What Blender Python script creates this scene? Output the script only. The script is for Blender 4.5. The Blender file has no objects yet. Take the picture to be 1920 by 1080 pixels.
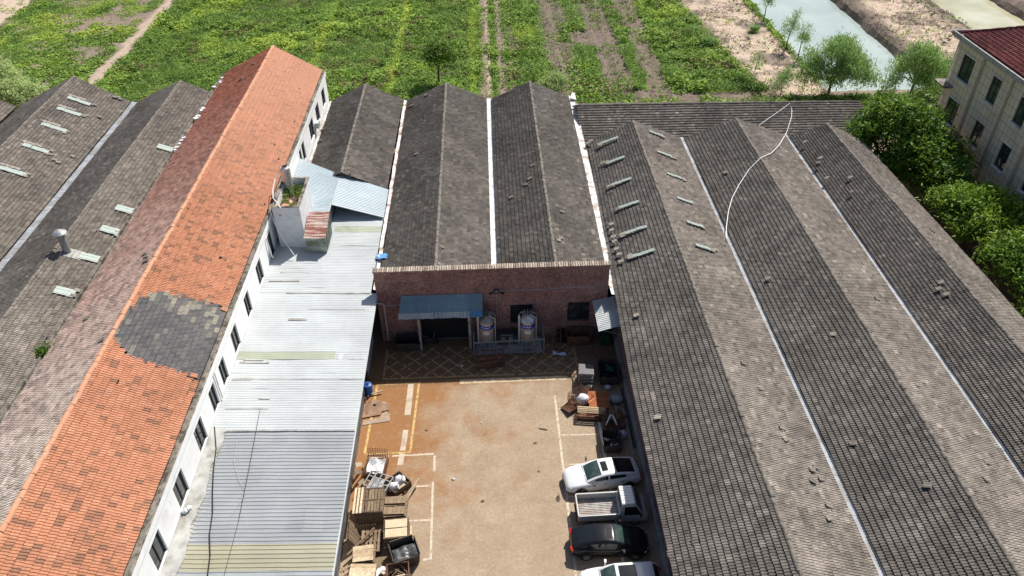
import bpy, math, random
import numpy as np
from mathutils import Matrix, Vector

# ------------------------------------------------------------------ camera, sky, sun, exposure
SC = bpy.context.scene
COL = SC.collection
CAMZ = 39.5
FOC, PITCH, YAW, ROLL = 1450.4, math.radians(37.92), math.radians(1.8188), math.radians(.7331)

def cam_axes():
    cp, sp = math.cos(PITCH), math.sin(PITCH)
    f = np.array([0, cp, -sp]); r = np.array([1., 0, 0]); d = np.array([0, -sp, -cp])
    cr, sr = math.cos(ROLL), math.sin(ROLL)
    r2 = cr*r + sr*d; d2 = -sr*r + cr*d
    cy, sy = math.cos(YAW), math.sin(YAW)
    Z = np.array([[cy, sy, 0], [-sy, cy, 0], [0, 0, 1]])
    return Z@r2, Z@d2, Z@f

AR, AD, AF = cam_axes()
cam = bpy.data.cameras.new('camera')
cam.sensor_width = 36; cam.lens = FOC/1920*36
cam.clip_start = .5; cam.clip_end = 4000
camo = bpy.data.objects.new('camera', cam); COL.objects.link(camo)
camo.matrix_world = Matrix(((AR[0], -AD[0], -AF[0], 0), (AR[1], -AD[1], -AF[1], 0), (AR[2], -AD[2], -AF[2], CAMZ), (0, 0, 0, 1)))
SC.camera = camo

SUN = Vector((.45, .67, 1.0)).normalized()
EL = math.asin(SUN.z); AZ = math.atan2(SUN.x, SUN.y)
W = bpy.data.worlds.new('World'); SC.world = W; W.use_nodes = True
wn = W.node_tree.nodes; wl = W.node_tree.links
sky = wn.new('ShaderNodeTexSky'); sky.sky_type = 'NISHITA'; sky.sun_disc = False
sky.sun_elevation = EL; sky.sun_rotation = AZ; sky.air_density = 1.0; sky.dust_density = 1.5
bg = wn['Background']; bg.inputs['Strength'].default_value = .07
wl.new(sky.outputs[0], bg.inputs['Color'])
sl = bpy.data.lights.new('sun', 'SUN'); sl.energy = 4.6; sl.angle = math.radians(.5); sl.color = (1, .95, .87)
so = bpy.data.objects.new('sun', sl); COL.objects.link(so)
so.rotation_euler = SUN.to_track_quat('Z', 'Y').to_euler(); so.location = (60, 90, 120)
SC.view_settings.view_transform = 'Standard'; SC.view_settings.look = 'None'
SC.view_settings.exposure = .38; SC.view_settings.gamma = 1; SC.view_settings.use_curve_mapping = False
try:
    SC.cycles.max_bounces = 6; SC.cycles.transparent_max_bounces = 6
except Exception: pass

def at(px, py, z=0.0):
    v = AR*(px-960)/FOC + AD*(py-540)/FOC + AF
    t = (z-CAMZ)/v[2]
    return np.array([t*v[0], t*v[1], z])

# ------------------------------------------------------------------ mesh helpers
rng = np.random.default_rng(7)
random.seed(7)

class MB:
    def __init__(self):
        self.V = []; self.nv = 0; self.L = []; self.T = []; self.M = []; self.A = []
    def add(self, V, F, mi=0, t=.5):
        V = np.asarray(V, float).reshape(-1, 3)
        if isinstance(F, np.ndarray):
            m, k = F.shape
            self.L.append((F+self.nv).ravel()); self.T.append(np.full(m, k))
        else:
            m = len(F)
            self.L.append(np.array([i+self.nv for f in F for i in f], int)); self.T.append(np.array([len(f) for f in F], int))
        self.M.append(np.full(m, mi) if np.isscalar(mi) else np.asarray(mi))
        self.A.append(np.full(m, t, float) if np.isscalar(t) else np.asarray(t, float))
        self.V.append(V); self.nv += len(V)
        return self
    def box(self, c, s, rz=0, mi=0, t=.5, R=None):
        hx, hy, hz = s[0]/2, s[1]/2, s[2]/2
        P = np.array([[x, y, z] for z in (-hz, hz) for y in (-hy, hy) for x in (-hx, hx)])
        if R is not None: P = P@np.asarray(R).T
        if rz:
            c_, s_ = math.cos(rz), math.sin(rz)
            P = P@np.array([[c_, s_, 0], [-s_, c_, 0], [0, 0, 1]])
        F = np.array([[0, 2, 3, 1], [4, 5, 7, 6], [0, 1, 5, 4], [2, 6, 7, 3], [0, 4, 6, 2], [1, 3, 7, 5]])
        return self.add(P+np.asarray(c, float), F, mi, t)
    def b2(self, lo, hi, mi=0, t=.5):
        lo = np.asarray(lo, float); hi = np.asarray(hi, float)
        return self.box((lo+hi)/2, hi-lo, 0, mi, t)
    def bar(self, a, b, w, h=None, mi=0, t=.5, up=(0, 0, 1)):
        a = np.asarray(a, float); b = np.asarray(b, float); h = h or w
        d = b-a; L = np.linalg.norm(d)
        if L < 1e-6: return self
        d = d/L; up = np.asarray(up, float)
        if abs(d@up) > .98: up = np.array([1., 0, 0]) if abs(d[0]) < .9 else np.array([0, 1., 0])
        s = np.cross(d, up); s /= np.linalg.norm(s); u = np.cross(s, d)
        R = np.stack([d, s, u], 1)
        return self.box((a+b)/2, (L, w, h), 0, mi, t, R)
    def tube(self, pts, r, n=6, mi=0, t=.5, caps=True):
        pts = np.asarray(pts, float); m = len(pts)
        r = np.full(m, r, float) if np.isscalar(r) else np.asarray(r, float)
        V = []
        for i in range(m):
            d = pts[min(i+1, m-1)]-pts[max(i-1, 0)]; d = d/(np.linalg.norm(d)+1e-9)
            up = np.array([0, 0, 1.]) if abs(d[2]) < .95 else np.array([1., 0, 0])
            s = np.cross(d, up); s /= np.linalg.norm(s); u = np.cross(s, d)
            for k in range(n):
                a = 2*math.pi*k/n
                V.append(pts[i]+r[i]*(math.cos(a)*s+math.sin(a)*u))
        F = [[i*n+k, i*n+(k+1) % n, (i+1)*n+(k+1) % n, (i+1)*n+k] for i in range(m-1) for k in range(n)]
        if caps: F += [list(range(n))[::-1], list(range((m-1)*n, m*n))]
        return self.add(V, F, mi, t)
    def cyl(self, c, r, h, n=16, mi=0, r2=None, axis='z', t=.5):
        r2 = r if r2 is None else r2
        d = {'x': np.array([h, 0, 0]), 'y': np.array([0, h, 0]), 'z': np.array([0, 0, h])}[axis]
        c = np.asarray(c, float)
        return self.tube([c, c+d], [r, r2], n, mi, t)
    def lathe(self, c, prof, n=20, mi=0, t=.5):
        V = [[c[0]+r*math.cos(2*math.pi*k/n), c[1]+r*math.sin(2*math.pi*k/n), c[2]+z] for r, z in prof for k in range(n)]
        F = [[i*n+k, i*n+(k+1) % n, (i+1)*n+(k+1) % n, (i+1)*n+k] for i in range(len(prof)-1) for k in range(n)]
        return self.add(V, F, mi, t)
    def grid(self, P, mi=0, t=.5):
        P = np.asarray(P, float); a, b = P.shape[:2]
        i = np.arange(a*b).reshape(a, b)
        F = np.stack([i[:-1, :-1], i[1:, :-1], i[1:, 1:], i[:-1, 1:]], -1).reshape(-1, 4)
        return self.add(P.reshape(-1, 3), F, mi, t)
    def build(self, name, mats, parent=None, smooth=False, local=False):
        me = bpy.data.meshes.new(name)
        V = np.concatenate(self.V)
        if parent is not None and not local:
            r = parent
            while r.parent is not None: r = r.parent
            V = V-np.array(r.location)
        L = np.concatenate(self.L).astype(np.int32); T = np.concatenate(self.T).astype(np.int32)
        me.vertices.add(len(V)); me.vertices.foreach_set('co', V.astype(np.float32).ravel())
        me.loops.add(len(L)); me.loops.foreach_set('vertex_index', L)
        me.polygons.add(len(T)); me.polygons.foreach_set('loop_start', (np.cumsum(T)-T).astype(np.int32))
        me.polygons.foreach_set('loop_total', T)
        if not isinstance(mats, (list, tuple)): mats = [mats]
        for m in mats: me.materials.append(m)
        me.polygons.foreach_set('material_index', np.concatenate(self.M).astype(np.int32))
        me.polygons.foreach_set('use_smooth', np.full(len(T), bool(smooth)))
        a = me.attributes.new('tint', 'FLOAT', 'FACE'); a.data.foreach_set('value', np.concatenate(self.A).astype(np.float32))
        me.update(calc_edges=True); me.validate()
        o = bpy.data.objects.new(name, me); COL.objects.link(o)
        if parent is not None: o.parent = parent
        return o

def tag(o, label=None, cat=None, group=None, kind=None):
    if label: o['label'] = label
    if cat: o['category'] = cat
    if group: o['group'] = group
    if kind: o['kind'] = kind
    return o

def E(name, label, cat, loc=(0, 0, 0), group=None, rz=0):
    o = bpy.data.objects.new(name, None); COL.objects.link(o)
    o.empty_display_size = .3
    o.location = tuple(float(q) for q in loc); o.rotation_euler = (0, 0, rz)
    return tag(o, label, cat, group)

def copy_tree(o, parent=None):
    c = o.copy(); COL.objects.link(c)
    if parent is not None: c.parent = parent
    for ch in [q for q in bpy.data.objects if q.parent == o]: copy_tree(ch, c)
    return c

# ------------------------------------------------------------------ materials
class NT:
    def __init__(self, name):
        self.m = bpy.data.materials.new(name); self.m.use_nodes = True
        self.n = self.m.node_tree.nodes; self.l = self.m.node_tree.links
        self.p = self.n['Principled BSDF']
    def N(self, t, **k):
        x = self.n.new(t)
        for a, b in k.items(): setattr(x, a, b)
        return x
    def link(self, a, b): self.l.new(a, b)
    def noise(self, vec, sc, det=4, rough=.55):
        x = self.N('ShaderNodeTexNoise'); x.inputs['Scale'].default_value = sc; x.inputs['Detail'].default_value = det
        x.inputs['Roughness'].default_value = rough
        if vec is not None: self.link(vec, x.inputs['Vector'])
        return x.outputs['Fac']
    def ramp(self, fac, stops):
        x = self.N('ShaderNodeValToRGB'); e = x.color_ramp.elements
        while len(e) < len(stops): e.new(.5)
        for q, (p, c) in zip(e, stops):
            q.position = p; q.color = (c, c, c, 1) if np.isscalar(c) else (*c, 1)
        self.link(fac, x.inputs['Fac'])
        return x.outputs['Color']
    def mix(self, a, b, fac, mode='MIX'):
        x = self.N('ShaderNodeMix', data_type='RGBA', blend_type=mode)
        for s, v in ((6, a), (7, b), (0, fac)):
            if isinstance(v, bpy.types.NodeSocket): self.link(v, x.inputs[s])
            elif s == 0: x.inputs[0].default_value = v
            else: x.inputs[s].default_value = (*v, 1)
        return x.outputs[2]
    def math(self, op, a, b=0.):
        x = self.N('ShaderNodeMath', operation=op)
        for i, v in enumerate((a, b)):
            if isinstance(v, bpy.types.NodeSocket): self.link(v, x.inputs[i])
            else: x.inputs[i].default_value = v
        return x.outputs[0]
    def obj(self, scale=(1, 1, 1), rot=(0, 0, 0)):
        tc = self.N('ShaderNodeTexCoord'); mp = self.N('ShaderNodeMapping')
        mp.inputs['Scale'].default_value = scale; mp.inputs['Rotation'].default_value = rot
        self.link(tc.outputs['Object'], mp.inputs['Vector']); return mp.outputs[0]
    def attr(self, name):
        x = self.N('ShaderNodeAttribute'); x.attribute_name = name; return x
    def bump(self, h, strength=.3, dist=.02):
        x = self.N('ShaderNodeBump'); x.inputs['Strength'].default_value = strength; x.inputs['Distance'].default_value = dist
        self.link(h, x.inputs['Height']); self.link(x.outputs[0], self.p.inputs['Normal'])
    def done(self, col, rough=.85, metal=0., spec=.3):
        if isinstance(col, bpy.types.NodeSocket): self.link(col, self.p.inputs['Base Color'])
        else: self.p.inputs['Base Color'].default_value = (*col, 1)
        if isinstance(rough, bpy.types.NodeSocket): self.link(rough, self.p.inputs['Roughness'])
        else: self.p.inputs['Roughness'].default_value = rough
        self.p.inputs['Metallic'].default_value = metal
        self.p.inputs['Specular IOR Level'].default_value = spec
        return self.m

def mat(name, base, rough=.85, var=.15, sc=3., c2=None, c2sc=.7, thr=(.48, .62), c2f=1., metal=0., spec=.3, scale=(1, 1, 1), bump=0, bsc=25, tint=None):
    k = NT(name); v = k.obj(scale)
    b = base
    if tint: b = k.ramp(k.attr('tint').outputs['Fac'], tint)
    n = k.noise(v, sc, 6)
    col = k.mix(b, k.ramp(n, [(.25, 1-var*1.6), (.75, 1+var*1.6)]), 1., 'MULTIPLY')
    if c2 is not None:
        f = k.ramp(k.noise(v, c2sc, 7, .65), [(thr[0], 0.), (thr[1], c2f)])
        col = k.mix(col, c2, f)
    if bump: k.bump(k.noise(v, bsc, 3), bump)
    return k.done(col, rough, metal, spec)

M = {}
def tile_mat(name, stops, lich, lf=.5, streak=.25, far=None):
    k = NT(name); v = k.obj()
    b = k.ramp(k.attr('tint').outputs['Fac'], stops)
    big = k.noise(v, .25, 5, .6); fine = k.noise(v, 9., 3)
    col = k.mix(b, k.ramp(big, [(.3, 1-streak), (.7, 1+streak)]), 1., 'MULTIPLY')
    col = k.mix(col, k.ramp(fine, [(.3, .82), (.7, 1.2)]), 1., 'MULTIPLY')
    f = k.ramp(k.math('MULTIPLY', k.noise(v, .6, 6, .7), k.ramp(k.noise(v, 5., 3), [(.3, .6), (.7, 1.2)])), [(.5, 0.), (.72, lf)])
    col = k.mix(col, lich, f)
    if far:   # bleached towards the far end of the roof
        sp = k.N('ShaderNodeSeparateXYZ'); k.link(v, sp.inputs[0])
        yy = k.math('ADD', sp.outputs['Y'], k.math('MULTIPLY', k.noise(v, .15, 4, .6), 16.))
        col = k.mix(col, far, k.ramp(k.math('MULTIPLY', yy, .02), [(.15, 0.), (.85, .62)]))
    return k.done(col, .9, 0, .2)
G = lambda a, w=.0: (a*(1+w), a*.99, a*(1-w*1.1))
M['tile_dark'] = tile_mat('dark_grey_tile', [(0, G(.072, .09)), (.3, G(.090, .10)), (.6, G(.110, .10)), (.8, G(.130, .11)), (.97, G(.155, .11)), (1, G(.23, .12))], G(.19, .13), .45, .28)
M['tile_dark_lit'] = tile_mat('sunlit_brown_grey_tile', [(0, G(.10, .10)), (.3, G(.128, .11)), (.6, G(.150, .12)), (.8, G(.175, .12)), (.97, G(.20, .13)), (1, G(.28, .13))], G(.26, .14), .5, .26)  # lighter copy of the dark tile, sunlight painted into the right slopes' colour
M['tile_grey'] = tile_mat('weathered_grey_tile', [(0, G(.092, .09)), (.3, G(.118, .10)), (.55, G(.138, .10)), (.8, G(.165, .11)), (.97, G(.19, .11)), (1, G(.27, .12))], G(.24, .13), .45, .3)  # toned down, so the left slopes carry shade in their colour
M['tile_grey_lit'] = tile_mat('sunlit_lichened_grey_tile', [(0, G(.14, .12)), (.3, G(.185, .13)), (.55, G(.215, .13)), (.8, G(.25, .14)), (.97, G(.285, .14)), (1, G(.36, .14))], G(.36, .15), .6, .26)  # lichen, plus the sunlit brightness of the right slopes painted in
M['tile_orange'] = tile_mat('orange_clay_tile', [(0, (.30, .155, .10)), (.1, (.41, .195, .12)), (.25, (.48, .22, .13)), (.6, (.52, .24, .142)), (1, (.56, .275, .17))], (.36, .21, .14), .35, .13, (.80, .47, .33))
M['tile_patch'] = tile_mat('slate_grey_tile', [(0, (.095, .092, .097)), (.5, (.122, .117, .118)), (.80, (.15, .142, .135)), (.88, (.22, .205, .17)), (1, (.28, .262, .215))], G(.2), .2, .15)
# the old left slope of the orange roof: clay red at the far end, bleached grey nearer
k = NT('faded_red_tile'); v = k.obj()
sp = k.N('ShaderNodeSeparateXYZ'); k.link(v, sp.inputs[0])
y = k.math('ADD', k.math('ADD', sp.outputs['Y'], 35.), k.math('MULTIPLY', k.noise(v, .3, 5, .7), 22.))
g = k.ramp(k.math('MULTIPLY', y, .01), [(.20, (.58, .50, .43)), (.34, (.52, .40, .34)), (.47, (.46, .295, .24)), (.58, (.40, .21, .16)), (.70, (.35, .14, .095)), (.82, (.31, .115, .07))])
b = k.mix(g, k.ramp(k.attr('tint').outputs['Fac'], [(0, .62), (.5, 1.), (1, 1.3)]), 1., 'MULTIPLY')
b = k.mix(b, k.ramp(k.noise(v, 6., 4), [(.3, .8), (.7, 1.2)]), 1., 'MULTIPLY')
M['tile_faded'] = k.done(b, .9, 0, .2)
M['ridge_orange'] = mat('orange_ridge_tile', (.58, .29, .18), .9, .12, 4., (.50, .33, .22), 1.5, (.5, .7))
M['ridge_grey'] = mat('grey_ridge_tile', (.17, .15, .13), .9, .3, 4., (.25, .22, .18), 2., (.5, .65))

def brick_mat(name, c1, c2, mortar, sx=1., rough=.9):
    k = NT(name); tc = k.N('ShaderNodeTexCoord'); sp = k.N('ShaderNodeSeparateXYZ'); k.link(tc.outputs['Object'], sp.inputs[0])
    cb = k.N('ShaderNodeCombineXYZ'); k.link(k.math('ADD', sp.outputs['X'], sp.outputs['Y']), cb.inputs[0]); k.link(sp.outputs['Z'], cb.inputs[1])
    br = k.N('ShaderNodeTexBrick'); k.link(cb.outputs[0], br.inputs['Vector'])
    for n_, v_ in (('Scale', 1.), ('Mortar Size', .008), ('Brick Width', .25), ('Row Height', .072), ('Mortar Smooth', .3)): br.inputs[n_].default_value = v_
    br.inputs['Color1'].default_value = (*c1, 1); br.inputs['Color2'].default_value = (*c2, 1); br.inputs['Mortar'].default_value = (*mortar, 1)
    v = tc.outputs['Object']
    col = k.mix(br.outputs['Color'], k.ramp(k.noise(v, 5., 6, .8), [(.28, .25), (.72, 1.9)]), 1., 'MULTIPLY')
    col = k.mix(col, k.ramp(k.noise(v, .8, 6, .7), [(.3, .62), (.7, 1.35)]), 1., 'MULTIPLY')
    pf = k.ramp(k.noise(v, .9, 6, .75), [(.62, 0.), (.68, .5)])
    col = k.mix(col, (.42, .36, .33), pf)
    return k.done(col, rough, 0, .2)
M['brick'] = brick_mat('red_brick', (.31, .14, .115), (.20, .10, .09), (.32, .27, .25))
M['brick_dark'] = brick_mat('sooty_brick', (.26, .13, .115), (.16, .10, .10), (.27, .24, .23))
M['coping'] = mat('pale_coping_brick', (.5, .43, .36), .9, .25, 6., tint=[(0, (.22, .17, .14)), (.5, (.36, .30, .245)), (1, (.48, .41, .34))])
M['white_wall'] = mat('white_plaster', (.88, .88, .87), .9, .05, 1.5, (.55, .54, .52), .9, (.6, .75), .5)
M['tower_wall'] = mat('stained_white_plaster', (.74, .75, .76), .9, .06, 2., (.42, .43, .43), 1.1, (.52, .72), .7)
M['conc_dark'] = mat('mossy_concrete', (.26, .235, .20), .95, .3, 3., (.07, .06, .05), 1.6, (.45, .6), .95)
M['conc_grey'] = mat('grey_concrete', (.36, .35, .33), .95, .15, 3., (.2, .19, .18), 1., (.5, .65))
M['gutter'] = mat('white_sheet_metal', (.70, .72, .74), .5, .08, 1.2, (.40, .40, .40), 1.3, (.46, .66), .9, metal=.0, spec=.4)
M['gutter_grey'] = mat('grey_sheet_metal', (.33, .35, .38), .65, .15, 1.2, (.24, .235, .23), 1.1, (.44, .60), .95, metal=.0, spec=.4)
M['gutter_rust'] = mat('rusting_white_sheet', (.72, .72, .72), .6, .1, 1.2, (.33, .24, .17), 1.1, (.5, .6), .9)
M['dark_gap'] = mat('dark_interior', (.02, .02, .021), .9, .1)
M['glass'] = mat('window_glass', (.022, .027, .03), .08, .1, .5, (.10, .11, .11), .8, (.5, .62), .6, spec=.5)
M['glass_green'] = mat('green_window_glass', (.022, .036, .033), .05, .1, .5, (.05, .075, .068), .6, (.5, .6), spec=.5)
M['frame_dark'] = mat('dark_window_frame', (.06, .065, .07), .5, .1)
M['frame_alu'] = mat('aluminium_frame', (.55, .56, .56), .45, .1, metal=.3)
M['pipe_white'] = mat('white_plastic_pipe', (.78, .77, .74), .5, .08)
M['white_hose'] = mat('white_hose', (.85, .85, .84), .5, .05)
M['black'] = mat('black_rubber', (.018, .018, .02), .6, .15)
def metal_sheet(name, base, stain, f=.6, rough=.45, thr=(.52, .75), tinted=True):
    k = NT(name); v = k.obj()
    col = k.mix(base, k.ramp(k.attr('tint').outputs['Fac'], [(0, .88), (.5, 1.), (1, 1.07)]), 1., 'MULTIPLY')
    col = k.mix(col, k.ramp(k.noise(v, .35, 5), [(.3, .88), (.7, 1.1)]), 1., 'MULTIPLY')
    st = k.noise(k.obj((.35, 3., 1.)), 1.2, 6, .65)
    col = k.mix(col, stain, k.ramp(st, [(thr[0], 0.), (thr[1], f)]))
    col = k.mix(col, k.ramp(k.noise(v, 14., 2), [(.3, .92), (.7, 1.06)]), 1., 'MULTIPLY')
    return k.done(col, rough, 0, .4)
M['metal_light'] = metal_sheet('pale_metal_sheet', (.50, .53, .54), (.38, .39, .39), .5)
M['metal_blue'] = metal_sheet('blue_grey_metal_sheet', (.31, .33, .345), (.25, .26, .27), .4)
M['metal_sky'] = metal_sheet('light_blue_metal_sheet', (.46, .54, .58), (.38, .43, .46), .4)
M['metal_rust'] = metal_sheet('rusted_metal_sheet', (.52, .44, .40), (.22, .075, .05), 1., .7, (.42, .55))
M['metal_moss'] = metal_sheet('mossy_metal_sheet', (.42, .44, .42), (.13, .15, .09), .9, .7, (.40, .58))
M['awning'] = metal_sheet('blue_awning_sheet', (.22, .33, .39), (.30, .32, .33), .6, .5)
M['awning_edge'] = metal_sheet('weathered_awning_edge', (.58, .58, .55), (.38, .37, .34), .6)
M['awning_bright'] = metal_sheet('bright_blue_sheet', (.10, .30, .62), (.3, .4, .5), .4)
M['translucent'] = metal_sheet('green_translucent_sheet', (.39, .43, .33), (.35, .37, .27), .7, .5)
M['translucent_y'] = metal_sheet('yellow_translucent_sheet', (.36, .345, .25), (.30, .28, .19), .6, .5)
M['flash'] = mat('weathered_flashing', (.42, .42, .40), .7, .15, 1.5, (.24, .22, .19), 1.0, (.48, .64))
M['glass_tile'] = mat('pale_glass_tile', (.43, .50, .46), .3, .12, 3., (.38, .38, .33), 3., (.5, .66), .7, spec=.5)
M['tile_loose'] = mat('pale_loose_tile', (.25, .225, .19), .9, .35, 1.5)
M['tile_new'] = mat('pale_new_tile', (.38, .345, .30), .9, .2, 3.)
M['steel'] = mat('stainless_steel', (.66, .64, .61), .3, .12, 4., metal=.5)
M['steel_dull'] = mat('dull_galvanised_steel', (.36, .37, .38), .5, .15, 4., metal=.4)
M['rail'] = mat('grey_railing_paint', (.22, .24, .26), .5, .15, 5.)
M['rust'] = mat('rusty_steel', (.20, .095, .055), .9, .3, 4., (.10, .06, .045), 2., (.45, .6))
M['rust_orange'] = mat('orange_rust_plate', (.36, .12, .05), .9, .25, 2., (.2, .07, .04), 2., (.5, .65))
M['rust_plate'] = mat('brown_steel_plate', (.30, .19, .12), .8, .2, 1.5, (.16, .09, .06), 1.4, (.52, .66))
M['dark_steel'] = mat('dark_steel', (.05, .048, .046), .7, .3, 5., (.12, .07, .05), 3., (.52, .65))
M['blue_label'] = mat('blue_label', (.03, .06, .42), .5, .1)
M['white_label'] = mat('white_label', (.75, .75, .75), .6, .1)
M['plastic_blue'] = mat('blue_plastic', (.02, .12, .42), .4, .15)
M['white_sack'] = mat('white_plastic_sack', (.78, .79, .82), .5, .08, 4., bump=.6, bsc=6)
M['blue_sheet'] = mat('pale_blue_sheet', (.60, .68, .90), .6, .06)
M['black_sheet'] = mat('black_plastic_sheet', (.05, .052, .056), .33, .3, 4., (.16, .165, .17), 2., (.5, .6), .8, bump=.8, bsc=7)
WOODS = [(0, (.08, .058, .042)), (.3, (.17, .12, .08)), (.6, (.31, .225, .145)), (.85, (.48, .37, .24)), (1, (.64, .52, .36))]
M['wood'] = mat('weathered_wood', (.4, .3, .2), .85, .22, 6., (.13, .10, .075), 3., (.56, .7), .6, tint=WOODS)
M['ply'] = mat('pale_plywood', (.62, .50, .34), .8, .1, 3., (.45, .34, .22), 2., (.55, .7), .6)

# ------------------------------------------------------------------ roof builders
def wob(P, amp=.05):
    P = P.copy(); x, y = P[:, 0], P[:, 1]
    P[:, 2] += amp*(np.sin(y*.31+x*.17)+.6*np.sin(y*.83+1.3+x*.05)+.4*np.sin(x*.9+y*.11))*.5
    return P

def tile_slope(A, B, C, D, tw=.33, cl=.34, lip=.075, roll=.034, nroll=2, mask=None, stag=0., seed=1, hi=.012, tbias=None, wa=.05, jit=.012):
    """A,B ridge near/far; C,D eave near/far. Returns an MB of overlapping rolled tiles."""
    A, B, C, D = (np.asarray(q, float) for q in (A, B, C, D))
    r = np.random.default_rng(seed)
    nu = max(2, int(round(np.linalg.norm(B-A)/tw))); nv = max(2, int(round(np.linalg.norm(C-A)/cl)))
    nrm = np.cross(B-A, C-A); nrm /= np.linalg.norm(nrm)
    if nrm[2] < 0: nrm = -nrm
    J, I = np.meshgrid(np.arange(nv), np.arange(nu), indexing='ij'); I = I.ravel(); J = J.ravel()
    u0 = I+stag*(J % 2)
    keep = np.ones(len(I), bool)
    if mask is not None:
        um = (u0+.5)/nu; vm = (J+.5)/nv
        c = (A[None]*(1-um)[:, None]+B[None]*um[:, None])*(1-vm)[:, None]+(C[None]*(1-um)[:, None]+D[None]*um[:, None])*vm[:, None]
        keep = mask(c, J)
    I, J, u0 = I[keep], J[keep], u0[keep]; n = len(I)
    prof = []
    for q in range(nroll):
        o = q/nroll; w = 1/nroll
        prof += [(o+.0*w, 0), (o+.38*w, 0), (o+.55*w, roll), (o+.9*w, roll)]
    prof.append((1., 0))
    pu = np.array([a for a, _ in prof]); ph = np.array([b for _, b in prof]); k = len(prof)
    ju = r.normal(0, jit, n); jv = r.normal(0, jit, n); jh = np.abs(r.normal(0, .006, n))
    loose = r.random(n) < .006
    jv[loose] += r.normal(.1, .15, loose.sum()); jh[loose] += .02
    uu = (u0+ju)[:, None]+pu[None]                 # n,k
    rows = []
    for dv, hb in ((0., 0.), (1., lip), (1., -.01)):
        vv = np.clip((J+jv)+dv, 0, nv+.3)[:, None]*np.ones((1, k))
        if hb < 0: hh = np.zeros((n, k))-.01
        else: hh = ph[None]+hb+jh[:, None]
        a = np.clip(uu/nu, -.002, 1.002)[..., None]; b = (vv/nv)[..., None]
        P = (A*(1-a)+B*a)*(1-b)+(C*(1-a)+D*a)*b + nrm*hh[..., None]
        rows.append(P)
    V = np.stack(rows, 1).reshape(-1, 3)           # n,3,k
    base = (np.arange(n)*3*k)[:, None, None]
    q = np.arange(k-1)[None, None, :]; rr = np.arange(2)[None, :, None]
    a0 = base+rr*k+q
    F = np.stack([a0, a0+k, a0+k+1, a0+1], -1).reshape(-1, 4)
    t = np.clip(r.normal(.42, .26, n), 0, .94)
    t[r.random(n) < hi] = r.uniform(.95, 1)
    if tbias is not None:
        cc = rows[0].mean(1); t = np.clip(t+tbias(cc, r), 0, 1)
    T = np.repeat(t, 2*(k-1))
    mb = MB(); mb.add(wob(V, wa), F, 0, T)
    return mb

def ridge_caps(a, b, r=.12, seg=.42, seed=3, wa=.05):
    a = np.asarray(a, float); b = np.asarray(b, float); L = np.linalg.norm(b-a); n = int(L/seg); d = (b-a)/L
    s = np.cross(d, (0, 0, 1.)); s /= np.linalg.norm(s); rr = np.random.default_rng(seed); mb = MB(); V = []; F = []
    for i in range(n):
        p = a+d*(i*L/n); q = a+d*((i+1.06)*L/n); j = rr.normal(0, .012, 3)
        for c, rad in ((p, r*1.04), (q, r*.98)):
            for t in np.linspace(0, math.pi, 7): V.append(c+j+s*rad*math.cos(t)*1.1+np.array([0, 0, rad*math.sin(t)-.05]))
        o = i*14
        F += [[o+k, o+k+1, o+8+k, o+7+k] for k in range(6)]; F.append(list(range(o, o+7))); F.append(list(range(o+7, o+14)))
    mb.add(wob(np.array(V), wa), F); return mb

def under(A, B, C, D, dz=-.05):
    mb = MB(); P = [np.asarray(q, float)+np.array([0, 0, dz]) for q in (A, B, D, C)]
    n = 24
    t = np.linspace(0, 1, n)[:, None]
    G_ = np.stack([P[0]*(1-t)+P[1]*t, P[3]*(1-t)+P[2]*t], 1)
    mb.add(wob(G_.reshape(-1, 3)), np.array([[i*2, i*2+2, i*2+3, i*2+1] for i in range(n-1)])); return mb

def corr(mb, A, B, C, D, period=.22, amp=.035, mi=0, seg=6, seed=1, tvar=.12, sheet=1.0, dent=.012):
    """ribbed sheet: A,B near/far at the top, C,D near/far at the low edge; ribs run from top to low edge."""
    A, B, C, D = (np.asarray(q, float) for q in (A, B, C, D)); r = np.random.default_rng(seed)
    L = max(np.linalg.norm(B-A), np.linalg.norm(D-C)); nr = max(1, int(round(L/period)))
    us, hs = [], []
    for i in range(nr): us += [i, i+.62, i+.72, i+.9]; hs += [0, 0, amp, amp]
    us.append(nr); hs.append(0); us = np.array(us)/nr; hs = np.array(hs)
    nrm = np.cross(B-A, C-A); nrm /= np.linalg.norm(nrm)
    if nrm[2] < 0 or (abs(nrm[2]) < .05 and nrm[0]+nrm[1]*-1 < 0): nrm = -nrm
    b = np.linspace(0, 1, seg+1)
    a = us[:, None, None]; bb = b[None, :, None]
    P = (A*(1-a)+B*a)*(1-bb)+(C*(1-a)+D*a)*bb
    dn = r.normal(0, dent, (len(us)//12+2, seg+1)); dn = dn[np.arange(len(us))//12]
    P = P+nrm*(hs[:, None]+dn)[..., None]
    sh = r.normal(.5, tvar, int(L/sheet)+3)
    t = np.repeat(np.clip(sh[((us[:-1]*L)/sheet).astype(int)], 0, 1), seg)
    mb.grid(P, mi, t)

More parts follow.
